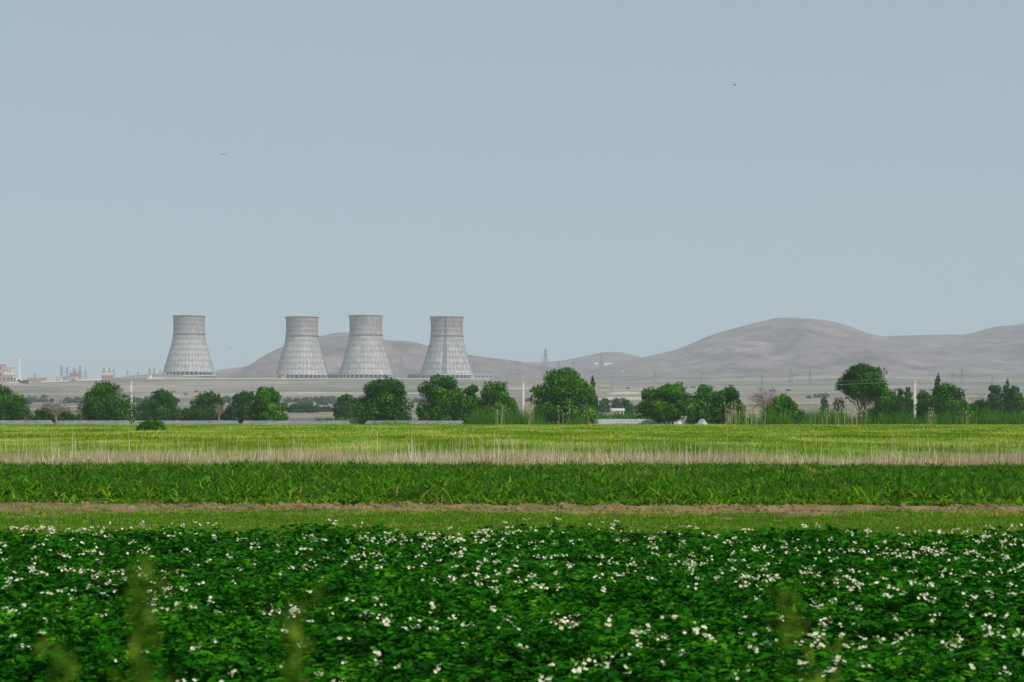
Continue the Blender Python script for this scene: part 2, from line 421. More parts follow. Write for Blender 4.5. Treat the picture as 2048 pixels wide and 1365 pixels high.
tag(npmesh('dry_stubble', V, Q, M_dry, tint=T), 'strip of dry straw coloured stubble with tall pale stalks behind the maize', 'stubble', kind='stuff')
x, y = field_pts(79, 105, .35, .30); v = vrow(x, y)
kp = fbm(x * .15, v * .1, 3, 57) > .44; x, y = x[kp], y[kp]; n = len(x)
V, Q, T = blades(np.stack([x, y, 0 * x], 1), R.uniform(.8, 1.5, n), np.full(n, .018), R.uniform(0, .18, n), 2, R.uniform(.4, .9, n), curve=.2)
tag(npmesh('dry_stalks', V, Q, M_dry, tint=T), 'scattered pale dry stalks standing in the near edge of the lime green field', 'stalks', kind='stuff')

# lime cereal field: a rolling leafy sheet with tufts, as far as the trees
def lime_z(X, Y): return .34 + .14 * (fbm(X * .5, Y * .25, 4, 6) - .45) + .08 * (fbm(X * .04, Y * .03, 2, 7) - .45)
xs_ = np.arange(-150, 150.1, .8); vs_ = np.concatenate([[79.5], np.geomspace(80, 345, 260)])
X, Vv = np.meshgrid(xs_, vs_); Y = Vv - SK * X * sstep(400, 80, Vv); Z = lime_z(X, Y); Z[0] = 0
i = (np.arange(len(vs_) - 1)[:, None] * len(xs_) + np.arange(len(xs_) - 1)[None]).ravel(); nx = len(xs_)
lime = npmesh('cereal_field', np.stack([X, Y, Z], -1), np.stack([i, i + 1, i + nx + 1, i + nx], 1), M_lime, smooth=True,
       tint=np.clip(.1 + .6 * fbm(X * .6, Y * .3, 4, 61), 0, 1).ravel())
tag(lime, kind='structure')
parts = []
for a, b, dens, wd in ((80, 100, 26, .035), (100, 135, 12, .05), (135, 200, 5, .08), (200, 342, 2.2, .13)):
    x, y = field_pts(a, b, dens, .30, 4)
    n = len(x); z = lime_z(x, y) - .05
    t = np.clip(.5 + 1.5 * (fbm(x * .25, y * .08, 4, 63) - .45) + R.normal(0, .24, n), 0, 1)
    for k in range(2):
        parts.append(blades(np.stack([x + R.normal(0, .1, n), y, z], 1), R.uniform(.14, .34, n), np.full(n, wd) * R.uniform(.6, 1.3, n), R.uniform(.1, .7, n), 2, t))
V, Q, T = join(parts)
tag(npmesh('cereal_blades', V, Q, M_lime, tint=T), 'bright lime green cereal crop filling the wide field in front of the trees', 'cereal crop', kind='stuff')

# ------------------------------------------------------------------ potato crop
def leaflet(c, d, up, l, wd):
    d = d / np.linalg.norm(d); s = np.cross(d, up); s /= np.linalg.norm(s) + 1e-9; n = np.cross(s, d)
    return [c, c + d*l*.38 + s*wd*.5 + n*wd*.13, c + d*l*.78 + s*wd*.3 + n*wd*.04, c + d*l - n*l*.12,
            c + d*l*.78 - s*wd*.3 + n*wd*.04, c + d*l*.38 - s*wd*.5 + n*wd*.13]
LQ = [(0, 1, 2, 3), (0, 3, 4, 5)]
def potato_plant(rs):
    V, Q, T = [], [], []
    for k in range(30):
        a = rs.uniform(0, 6.283); el_ = rs.uniform(.12, 1.0); r0 = rs.uniform(.02, .10)
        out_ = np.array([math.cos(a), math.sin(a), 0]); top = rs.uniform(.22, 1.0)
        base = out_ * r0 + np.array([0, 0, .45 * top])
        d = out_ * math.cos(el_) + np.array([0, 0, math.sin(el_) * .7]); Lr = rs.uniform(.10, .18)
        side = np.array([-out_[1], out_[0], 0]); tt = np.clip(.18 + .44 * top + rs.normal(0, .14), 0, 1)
        for j in range(4):
            t = j / 3; p = base + d * Lr * (.3 + .7 * t) + np.array([0, 0, -.07 * t * t]); sz = .032 + .012 * t + rs.uniform(-.006, .008)
            lst = [(d, sz * 1.35)] if j == 3 else [(d * .45 + side, sz), (d * .45 - side, sz)]
            for dd, s in lst:
                dd = dd + rs.normal(0, .22, 3); up = np.array([0, 0, 1.]) + rs.normal(0, .4, 3)
                n0 = len(V); V += leaflet(p, dd, up, s * 1.25, s * .95); Q += [tuple(n0 + i for i in q) for q in LQ]
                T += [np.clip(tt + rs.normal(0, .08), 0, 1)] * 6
    return np.array(V), np.array(Q), np.array(T)
variants = [potato_plant(np.random.RandomState(100 + k)) for k in range(14)]
EDGE = lambda x: 29.0 + edge(x, 3, .9, 1.6) + .35 * np.sin(x * 1.9) - 1.3 * np.exp(-((x - 5.6) / .8) ** 2)
gx, gv = np.meshgrid(np.arange(-12.5, 12.5, .30), np.arange(9.0, 31, .34))
gx = gx.ravel() + R.uniform(-.12, .12, gx.size); gv = gv.ravel() + R.uniform(-.11, .11, gv.size)
k = (gv < EDGE(gx)) & (np.abs(gx) < .30 * gv + 1.4)
gx, gv = gx[k], gv[k]; gy = gv - SK * gx
hsc = .60 + .70 * fbm(gx * .9, gy * .9, 3, 71) + R.uniform(-.1, .1, len(gx))
hsc = hsc + (gv < 17) * (fbm(gx * 1.6, gy * 1.6, 2, 171) - .45) * .7
kp = ~((fbm(gx * 1.1, gy * 1.1, 2, 73) > .60) & (R.uniform(0, 1, len(gx)) > .45))
gx, gy, hsc = gx[kp], gy[kp], hsc[kp]
Vs, Qs, Ts = [], [], []; n0 = 0
vid = R.randint(0, len(variants), len(gx)); ang = R.uniform(0, 6.283, len(gx)); pt = R.normal(0, .10, len(gx))
for k, (pv, pq, ptint) in enumerate(variants):
    s = np.where(vid == k)[0]
    if not len(s): continue
    ca, sa = np.cos(ang[s])[:, None], np.sin(ang[s])[:, None]
    sc_ = (.85 + .3 * R.uniform(0, 1, len(s)))[:, None]
    X = (pv[None, :, 0] * ca - pv[None, :, 1] * sa) * sc_ * 1.1 + gx[s][:, None]
    Y = (pv[None, :, 0] * sa + pv[None, :, 1] * ca) * sc_ * 1.1 + gy[s][:, None]
    Z = pv[None, :, 2] * hsc[s][:, None]
    Vs.append(np.stack([X, Y, Z], -1).reshape(-1, 3))
    Qs.append((pq[None] + (np.arange(len(s)) * len(pv))[:, None, None]).reshape(-1, 4) + n0); n0 += len(s) * len(pv)
    Ts.append(np.clip(ptint[None] + pt[s][:, None], 0, 1).ravel())
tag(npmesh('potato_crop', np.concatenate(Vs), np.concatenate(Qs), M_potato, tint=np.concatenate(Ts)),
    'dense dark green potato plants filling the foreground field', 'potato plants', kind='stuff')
print('potato quads', sum(len(q) for q in Qs))

# potato flowers, in loose sprays
fx, fv = [], []
m = 2800
cx = R.uniform(-12, 12, m * 3); cv = R.uniform(10.5, 29.2, m * 3)
ok = (np.abs(cx) < .29 * cv + 1) & (cv < EDGE(cx) - .1)
dn = fbm(cx * .8, cv * .8, 3, 33) + R.uniform(-.30, .30, len(cx))
thr = .56 + .05 * (cv < 12.5) - .02 * (cv > 22) - .02 * (cx > 0)
ok &= dn > thr
cx, cv = cx[ok], cv[ok]
V, Q, T = [], [], []; VB, QB, TB = [], [], []
rs = np.random.RandomState(5)
hfun = .63 + .70 * fbm(cx * .9, (cv - SK * cx) * .9, 3, 71)
for i in range(len(cx)):
    nfl = rs.randint(1, 7) if rs.rand() > .15 else 0
    x0, y0 = cx[i], cv[i] - SK * cx[i]; z0 = .50 * hfun[i] + rs.uniform(.0, .07)
    big = rs.uniform(.75, 1.15)
    for j in range(nfl):
        c = np.array([x0, y0, z0]) + rs.normal(0, 1, 3) * [.022, .022, .012]
        nrm = np.array([rs.normal(0, .5), rs.normal(-.35, .5), 1.0]); nrm /= np.linalg.norm(nrm)
        a = np.cross(nrm, [0, 1, .1]); a /= np.linalg.norm(a); b = np.cross(nrm, a); r = rs.uniform(.0135, .0195) * big
        n1 = len(V); V.append(c)
        for q in range(10):
            th = q * .6283; rr = r if q % 2 == 0 else r * .66
            V.append(c + (a * math.cos(th) + b * math.sin(th)) * rr + nrm * .004 * (1 if q % 2 == 0 else -1))
        for q in range(0, 10, 2): Q.append((n1, n1 + 1 + (q - 1) % 10, n1 + 1 + q, n1 + 1 + (q + 1) % 10))
        T += [rs.rand()] * 11
    for j in range(rs.randint(0, 3)):
        c = np.array([x0, y0, z0 + .01]) + rs.normal(0, 1, 3) * [.035, .035, .015]; s = rs.uniform(.004, .008)
        n1 = len(VB); VB += [c + np.array(o_) * s for o_ in ((1,0,0),(0,1,0),(-1,0,0),(0,-1,0),(0,0,1.5),(0,0,-1.5))]
        QB += [(n1, n1+1, n1+4), (n1+1, n1+2, n1+4), (n1+2, n1+3, n1+4), (n1+3, n1, n1+4), (n1+1, n1, n1+5), (n1+2, n1+1, n1+5), (n1+3, n1+2, n1+5), (n1, n1+3, n1+5)]
        TB += [rs.rand()] * 6
tag(npmesh('potato_flowers', V, np.array(Q), M_petal, tint=T), 'white clustered blossoms scattered over the dark green potato field', 'flowers', kind='stuff')
tag(npmesh('potato_buds', VB, np.array(QB), M_bud, tint=TB), 'tiny yellow green buds among the white potato blossoms', 'buds', kind='stuff')

# ------------------------------------------------------------------ trees
def leaf_cloud(cen, rad, N, size, rs, low_dark=0):
    """diamond leaves spread through lumps; cen (K,3) rad (K,3)"""
    K = len(cen); vol = rad.prod(1) ** (2 / 3); idx = rs.choice(K, N, p=vol / vol.sum())
    d = rs.normal(0, 1, (N, 3)); d /= np.linalg.norm(d, axis=1)[:, None]
    rr = rs.uniform(.35, 1.04, N) ** .5
    Pn = cen[idx] + d * rad[idx] * rr[:, None]
    nn = d + rs.normal(0, .42, (N, 3)); nn /= np.linalg.norm(nn, axis=1)[:, None]
    a = np.cross(nn, rs.normal(0, 1, (N, 3))); a /= np.linalg.norm(a, axis=1)[:, None]
    b = np.cross(a, nn); b /= np.linalg.norm(b, axis=1)[:, None] + 1e-9
    s = size * rs.uniform(.6, 1.4, N)[:, None]
    V = np.stack([Pn - a * s * .6, Pn + b * s * .42, Pn + a * s * .9, Pn - b * s * .42], 1).reshape(-1, 3)
    Q = np.arange(N * 4).reshape(N, 4)
    lump = rs.normal(0, .15, K)[idx]
    T = np.repeat(np.clip(rs.beta(1.3, 1.7, N) + lump, 0, 1), 4)
    return V, Q, T
def tree(name, px, top, base, wpx, d, mat, label, cat='tree', leaf=.2, N=7000, seed=1, trunk=.12, lumps=26, group=None, bare=0, shape='round', lift=0, stems=1, barkmat=None):
    rs = np.random.RandomState(seed)
    x0, y0, _ = P(px, base, d)
    zg = tz(x0, y0)
    ztop = CAMZ + (HOR - top) / FPX * d; H = ztop - zg; W = wpx / FPX * d / 2 * 1.08
    root = empty(name, (x0, y0, zg)); tag(root, label, cat, group)
    cen, rad = [], []
    for k in range(lumps):
        t = rs.uniform(0, 1)
        if shape == 'round': prof = math.sqrt(max(0, 1 - ((t - .36) / .68) ** 2))
        elif shape == 'tall': prof = (1 - t) ** .7 * .95 + .12
        elif shape == 'fan': prof = (.95 if t < .55 else 1 - ((t - .55) / .5) ** 2) * (0.6 + .4 * min(1, t * 3))
        else: prof = math.sqrt(max(0, 1 - t * t)) 
        a = rs.uniform(0, 6.283); rr = prof * (rs.uniform(.25, 1) ** .5)
        lr = rs.uniform(.19, .33)
        R0 = (W if shape == 'tall' else min(W, H * .75)) * lr * 1.25
        zc = lift * H + (H * (1 - lift)) * (lr * .3 + t * (1 - lr * .62))
        cen.append((math.cos(a) * rr * max(0, W - R0 * .8), math.sin(a) * rr * max(0, W - R0 * .8), zc))
        rad.append((R0 * rs.uniform(.85, 1.2), R0 * rs.uniform(.85, 1.2), R0 * rs.uniform(.65, 1.0)))
    if not lift and shape != 'tall':
        for k in range(10):
            a = k * .63 + rs.uniform(-.2, .2); R0 = min(W, H * .75) * rs.uniform(.22, .34); rr = W * rs.uniform(.9, 1.0) - R0 * .8
            cen.append((math.cos(a) * rr, math.sin(a) * rr, R0 * .7 + H * rs.uniform(0, .16))); rad.append((R0, R0, R0 * .9))
    # the top lump and both flanks reach the outline
    cen += [(W * rs.uniform(-.2, .2), 0, H * .9), (-W * .82, 0, H * rs.uniform(.35, .5)), (W * .82, 0, H * rs.uniform(.35, .5))]
    rad += [(W * .22, W * .2, H * .1), (W * .2, W * .2, H * .14), (W * .2, W * .2, H * .14)]
    cen = np.array(cen); rad = np.array(rad)
    if shape == 'dome': cen[:, :2] *= 1.06
    # inner mass so that the crown is not hollow
    cen = np.vstack([cen, [[0, 0, H * (.42 + lift * .4)]]]); rad = np.vstack([rad, [[W * .72, W * .72, H * (.40 - lift * .25)]]])
    leaf *= 1.3; N = int(N * 2.1)
    V, Q, T = leaf_cloud(cen, rad, N, leaf, rs)
    # sprigs that stick out of the outline
    K = 110; ids = rs.choice(len(cen) - 1, K); dd = rs.normal(0, 1, (K, 3)); dd[:, 2] = np.abs(dd[:, 2]) + .2; dd /= np.linalg.norm(dd, axis=1)[:, None]
    tip = cen[ids] + dd * rad[ids] * rs.uniform(.95, 1.2, K)[:, None]
    V2, Q2, T2 = leaf_cloud(tip, np.full((K, 3), leaf * 1.1) * [1, 1, 1.6], K * 16, leaf * .8, rs)
    V, Q, T = join([(V, Q, T), (V2, Q2, T2)])
    k = V[:, 2].reshape(-1, 4).min(1) > .02; Q = Q[k]
    npmesh('crown', V, Q, mat, root, tint=T)
    tb = MB()
    for s in range(stems):
        bx = rs.uniform(-.1, .1) * W * (stems > 1) * 2; lean = rs.uniform(-.12, .12) * W + bx * 1.5
        h1 = H * .45
        tb.tube([(bx, 0, -.15), (bx + lean * .3, 0, h1 * .5), (bx + lean, 0, h1)], [trunk, trunk * .8, trunk * .6], 8)
        for j in rs.choice(len(cen) - 1, 9 if stems == 1 else 4, replace=False):
            c = cen[j]; st = rs.uniform(.3, 1)
            p0 = (bx + lean * st, 0, h1 * st); mid = ((p0[0] + c[0]) / 2, c[1] / 2, (p0[2] + c[2]) / 2 - H * .03)
            tb.tube([p0, mid, tuple(c)], [trunk * .5, trunk * .32, trunk * .12], 5)
    tb.build('trunk', barkmat or M_bark, root, True)
    return root

def bare_tree(name, px, top, base, wpx, d, mat, label, seed, nb=34, cat='tree', th=.09):
    rs = random.Random(seed); x0, y0, _ = P(px, base, d); zg = tz(x0, y0)
    H = CAMZ + (HOR - top) / FPX * d - zg; W = wpx / FPX * d / 2
    root = empty(name, (x0, y0, zg)); tag(root, label, cat)
    tk = MB(); tw = MB()
    tk.tube([(0, 0, -.1), (.1, 0, H * .22), (-.05, 0, H * .42)], [th * 1.5, th * 1.2, th], 7)
    for k in range(nb):
        a = rs.uniform(0, 6.283); f = rs.uniform(.3, 1); z0 = H * rs.uniform(.12, .4)
        e = Vector((math.cos(a) * W * f, math.sin(a) * W * f, H * rs.uniform(.55, 1.0) * (1 - .3 * f * f)))
        m1 = Vector((e.x * .45, e.y * .45, z0 + (e.z - z0) * .55 + H * .05))
        tk.tube([(0, 0, z0), m1, e], [th * .6, th * .38, th * .12], 5)
        for j in range(9):
            t = rs.uniform(.3, 1); p = m1.lerp(e, t)
            q = p + Vector((rs.uniform(-1, 1), rs.uniform(-1, 1), rs.uniform(-.1, 1))) * H * .12
            tw.tube([p, p.lerp(q, .5) + Vector((rs.uniform(-1, 1), 0, rs.uniform(-1, 1))) * H * .02, q], [th * .22, th * .16, th * .08], 3, False)
    tk.build('trunk', mat, root); tw.build('twigs', mat, root)
    return root

# near row along the far edge of the lime field (name, px, top, base, width, distance, material, label, kwargs)
TREES = [
 ('leafy_tree', 2, 777, 838, 108, 400, M_tree, 'dark bushy tree cut by the left edge of the photo', dict(shape='fan', N=9000, leaf=.17)),
 ('leafy_tree', 214, 769, 838, 112, 398, M_tree, 'dark pointed bushy tree just left of the leftmost concrete pole', dict(shape='fan', N=11000, leaf=.17, lumps=32)),
 ('leafy_tree', 322, 788, 836, 106, 470, M_tree3, 'wide rounded dull green tree right of the leftmost concrete pole', dict(shape='dome', N=9000)),
 ('leafy_tree', 416, 791, 836, 84, 470, M_tree3, 'rounded dull green tree with a thin pale stem at its right side', dict(shape='dome', N=8000)),
 ('leafy_tree', 488, 785, 836, 66, 455, M_tree3, 'dull green tree half hidden behind the bright round tree left of the second cooling tower', dict(shape='dome', N=7000)),
 ('leafy_tree', 537, 776, 838, 72, 400, M_tree2, 'bright round leafy tree just left of the second cooling tower', dict(N=9000, leaf=.19)),
 ('leafy_tree', 766, 761, 838, 114, 385, M_tree, 'broad ragged dark tree standing below the third cooling tower', dict(N=12000, leaf=.19, lumps=34)),
 ('leafy_tree', 884, 753, 842, 94, 375, M_tree, 'tall two lobed dark tree right below the fourth cooling tower', dict(N=12000, leaf=.19, lumps=34)),
 ('leafy_tree', 944, 771, 838, 48, 395, M_tree, 'narrow dark tree squeezed between the two lobed tree and a round one', dict(N=6000, leaf=.18)),
 ('leafy_tree', 990, 767, 838, 84, 390, M_tree2, 'round green tree just left of the middle concrete pole', dict(N=10000, leaf=.18)),
 ('leafy_tree', 1127, 742, 842, 126, 370, M_tree2, 'largest round leafy tree right of the middle concrete pole', dict(N=17000, leaf=.19, lumps=44)),
 ('leafy_tree', 1300, 779, 840, 58, 385, M_tree2, 'left lobe tree of the clump right of the largest tree', dict(N=7500, leaf=.18)),
 ('leafy_tree', 1344, 771, 845, 84, 365, M_tree2, 'spreading bright tree on a short bare forked trunk before a white plastic tunnel', dict(N=10000, leaf=.18, lift=.1, trunk=.2)),
 ('leafy_tree', 1408, 768, 840, 70, 395, M_tree2, 'rugged green tree between the spreading one and a darker one', dict(N=8500, leaf=.18)),
 ('leafy_tree', 1456, 775, 843, 68, 380, M_tree, 'darkest tree at the right end of the clump, beside the pale reeds', dict(N=9000, leaf=.18)),
 ('leafy_bush', 1565, 795, 842, 76, 365, M_tree2, 'bright round bush in front of a bare grey thicket', dict(cat='bush', N=8000, leaf=.17, shape='dome')),
 ('leafy_tree', 1728, 737, 838, 108, 385, M_tree, 'wide topped dark tree with several pale bare stems showing below its crown', dict(N=9500, leaf=.19, lift=.50, stems=6, trunk=.13, shape='dome', barkmat=M_deadwood)),
 ('leafy_bush', 1775, 796, 848, 88, 350, M_tree, 'low dark bush at the foot of the many stemmed tree', dict(cat='bush', N=8000, leaf=.16, shape='dome')),
 ('leafy_tree', 1893, 770, 843, 112, 365, M_tree, 'broad dark tree right of the rightmost concrete pole', dict(N=12000, leaf=.18, lumps=32, shape='dome')),
 ('leafy_bush', 1960, 803, 843, 54, 375, M_tree3, 'dull olive bush beside the broad dark tree near the right edge', dict(cat='bush', N=5000, leaf=.17, shape='dome')),
 ('leafy_bush', 104, 812, 838, 100, 430, M_tree3, 'low dusky scrub around the foot of the bare tree', dict(cat='bush', N=6000, leaf=.16, shape='dome')),
 ('leafy_bush', 302, 842, 862, 52, 215, M_tree2, 'small green bush alone in the left of the lime green field', dict(cat='bush', N=2200, leaf=.12, shape='dome', trunk=.04)),
 # further off
 ('leafy_tree', 692, 791, 838, 46, 640, M_tree3, 'dusky tree standing back, just left of the broad ragged tree', dict(N=4000, leaf=.3)),
 ('leafy_tree', 592, 811, 834, 32, 900, M_tree3, 'small hazy tree right of the bright round tree', dict(N=1800, leaf=.4)),
 ('leafy_tree', 618, 809, 834, 40, 900, M_tree3, 'hazy tree with a flat top below the second cooling tower', dict(N=2000, leaf=.4)),
 ('leafy_tree', 650, 816, 834, 34, 950, M_tree3, 'lowest of the hazy trees below the gap between the second and third cooling towers', dict(N=1500, leaf=.4)),
 ('poplar_tree', 1185, 756, 838, 20, 560, M_tree3, 'narrow dusky poplar behind the right flank of the largest tree', dict(shape='tall', N=3500, leaf=.26)),
 ('leafy_tree', 1208, 801, 830, 22, 900, M_tree3, 'small hazy tree left of the white roofed house', dict(N=1300, leaf=.4)),
 ('leafy_tree', 1233, 799, 828, 20, 900, M_tree3, 'pointed hazy tree right behind the white roofed house', dict(N=1300, leaf=.4, shape='tall')),
 ('leafy_tree', 1255, 801, 832, 24, 760, M_tree3, 'greener hazy tree right of the white roofed house', dict(N=1700, leaf=.35)),
 ('leafy_tree', 1649, 796, 832, 17, 800, M_tree3, 'tiny lone hazy tree left of the many stemmed tree', dict(N=900, leaf=.32)),
 ('leafy_tree', 1783, 787, 838, 34, 560, M_tree3, 'dusky tree behind the low dark bush, left of two taller ones', dict(N=2600, leaf=.28)),
 ('leafy_tree', 1800, 777, 838, 20, 560, M_tree3, 'slim dusky tree, left one of a close pair left of the rightmost pole', dict(N=2400, leaf=.28, shape='round')),
 ('leafy_tree', 1815, 775, 838, 24, 565, M_tree3, 'slim dusky tree, right one of a close pair left of the rightmost pole', dict(N=2600, leaf=.28, shape='round')),
 ('leafy_tree', 1846, 783, 838, 34, 560, M_tree3, 'dusky tree showing just right of the rightmost concrete pole', dict(N=2600, leaf=.28)),
 ('poplar_tree', 1874, 751, 838, 24, 540, M_tree3, 'tall narrow dusky tree rising behind the broad dark tree', dict(shape='tall', N=3800, leaf=.27)),
 ('leafy_tree', 1990, 770, 838, 40, 560, M_tree3, 'leftmost tree of the dusky grove at the right edge', dict(N=4500, leaf=.3)),
 ('poplar_tree', 2014, 761, 838, 20, 555, M_tree3, 'pointed tree rising highest from the dusky grove at the right edge', dict(shape='tall', N=3500, leaf=.28)),
 ('leafy_tree', 2028, 776, 840, 46, 550, M_tree3, 'broad tree of the dusky grove cut by the right edge', dict(N=5000, leaf=.3, shape='dome')),
]
for k, (nm, px, top, base, wd, d, mat, lab, kw) in enumerate(TREES):
    tree(nm, px, top, base, wd, d, mat, lab, seed=500 + k, **kw)
bare_tree('bare_tree', 112, 788, 838, 90, 405, M_deadwood, 'bare leafless tree with spreading twisted branches left of the dark pointed tree', 3, 34, th=.12)
bare_tree('bare_thicket', 1533, 770, 838, 84, 385, M_deadwood, 'bare grey brown thicket of fine branches behind the bright round bush', 9, 95, 'bush', .11)
bare_tree('bare_tree', 1958, 776, 838, 40, 400, M_deadwood, 'small leafless reddish grey tree between the broad dark tree and the grove', 12, 34, 'tree', .08)
bare_tree('bare_tree', 438, 800, 838, 28, 450, M_deadwood, 'thin leafless pale tree in front of the rounded dull green tree', 15, 22, 'tree', .09)

# ------------------------------------------------------------------ reeds, tall green strips
def reeds(name, px0, px1, d0, d1, h0, h1, dens, label, mat=M_reed, plume=0., cat='reeds', wd=.06, seed=1, sparse=0):
    rs = np.random.RandomState(seed)
    n = int((px1 - px0) / FPX * d0 * (d1 - d0) * dens)
    d = rs.uniform(d0, d1, n); px = rs.uniform(px0, px1, n); x = (px - 1024) / FPX * d
    u = (px - px0) / (px1 - px0); e = np.clip(np.minimum(u, 1 - u) * 7, .35, 1)
    h = (h0 * .4 + (h1 * .98 - h0 * .4) * np.clip(fbm(px / 7., d * .3, 3, seed) * 1.5 - .22, 0, 1)) * e * rs.uniform(.55, 1.15, n)
    if sparse: k = fbm(px / 9., d * .5, 2, seed + 5) > sparse; x, d, h = x[k], d[k], h[k]; n = len(x)
    pos = np.stack([x, d, 0 * x], 1)
    a = blades(pos, h, np.full(n, wd), rs.uniform(.05, .6, n), 3, np.clip(rs.beta(1.2, 1.6, n), 0, 1))
    pos2 = pos + rs.normal(0, .12, (n, 3)) * [1, 1, 0]; b = blades(pos2, h * rs.uniform(.5, .95, n), np.full(n, wd), rs.uniform(.1, .7, n), 3, rs.beta(2, 2.3, n))
    V, Q, T = join([a, b]); o = npmesh(name, V, Q, mat, tint=T); tag(o, label, cat, kind='stuff')
    return x, d, h
def dry_reeds(name, px0, px1, d0, d1, h0, h1, n, label, seed):
    rs = np.random.RandomState(seed); d = rs.uniform(d0, d1, n)
    c = rs.uniform(px0, px1, max(2, n // 9)); px = c[rs.randint(0, len(c), n)] + rs.normal(0, 7, n)
    x = (px - 1024) / FPX * d; h = rs.uniform(h0, h1, n); z = 0 * x; az = rs.uniform(0, 6.28, n); lean = rs.uniform(0, .16, n)
    a = blades(np.stack([x, d, z], 1), h, np.full(n, .05), lean, 2, rs.uniform(.3, .9, n), az=az, curve=.1)
    parts = [a]
    for k in range(4):   # feathery heads
        tx = x + np.cos(az) * lean * h * .85 + rs.normal(0, .05, n); ty = d + np.sin(az) * lean * h * .85
        parts.append(blades(np.stack([tx, ty, h * .86], 1), rs.uniform(.2, .45, n), np.full(n, .09), rs.uniform(.1, .7, n), 2, rs.uniform(.35, .8, n)))
    V, Q, T = join(parts); tag(npmesh(name, V, Q, M_dry, tint=T), label, 'reeds', kind='stuff')
reeds('reed_bed', 925, 1100, 335, 350, 2.6, 5.6, 15, 'tall dark green reeds at the foot of the middle concrete pole', seed=3)
reeds('reed_bed', 1130, 1180, 335, 345, 1.6, 3.6, 10, 'small tuft of green reeds right of the middle reed bed', seed=4)
reeds('reed_bed', 1445, 1600, 335, 350, 2.0, 5.2, 11, 'green reeds mixed with pale stalks right of the tree clump', seed=5)
reeds('reed_bed', 1600, 1860, 340, 356, 2.0, 5.2, 10, 'green reeds between the bright round bush and the rightmost pole', seed=6)
reeds('reed_bed', 1820, 2090, 345, 362, 2.0, 5.0, 11, 'green reeds under the broad dark tree at the right', seed=7)
dry_reeds('dry_reeds', 930, 1060, 332, 342, 2.2, 4.4, 34, 'few pale plumed stalks standing in the middle reed bed', 11)
dry_reeds('dry_reeds', 1125, 1185, 332, 342, 2.0, 4.2, 18, 'few pale plumed stalks right of the largest tree', 12)
dry_reeds('dry_reeds', 1455, 1530, 332, 342, 2.4, 4.8, 90, 'dense pale beige reed stalks right of the tree clump', 13)
dry_reeds('dry_reeds', 1590, 1810, 334, 345, 2.0, 4.2, 70, 'scattered pale plumed stalks before the many stemmed tree', 14)
dry_reeds('dry_reeds', 1840, 2040, 338, 350, 1.8, 3.8, 26, 'sparse pale stalks at the right edge of the field', 15)
reeds('tall_weeds', 735, 832, 330, 345, .8, 2.3, 6, 'straggly brownish thorny weeds under the broad ragged tree', mat=M_grass, cat='weeds', seed=8)
reeds('tall_weeds', 832, 930, 335, 350, .5, 1.5, 6, 'low green weeds under the two lobed tree', mat=M_lime, cat='weeds', seed=9)
reeds('tall_maize', 620, 722, 455, 475, 1.6, 2.6, 5, 'tall green maize left of the broad ragged tree', cat='maize', seed=21, wd=.12)
reeds('tall_maize', 1165, 1290, 455, 490, 2.4, 4.2, 7, 'tall green maize between the largest tree and the tree clump', cat='maize', seed=22, wd=.12)
reeds('tall_maize', 1590, 1700, 440, 465, 3.0, 5.8, 7, 'tall green maize left of the many stemmed tree', cat='maize', seed=23, wd=.12)
reeds('tall_maize', 1960, 2100, 430, 455, 2.2, 4.0, 7, 'tall green maize below the grove at the right edge', cat='maize', seed=24, wd=.12)
reeds('field_margin', -40, 740, 352, 430, .3, .9, .8, 'yellow green weeds between the plastic tunnels and the left trees', mat=M_lime, cat='weeds', seed=25, wd=.16)
reeds('field_margin', 900, 2100, 352, 440, .3, 1.0, .9, 'yellow green weeds under and behind the right hand trees', mat=M_lime, cat='weeds', seed=26, wd=.16)

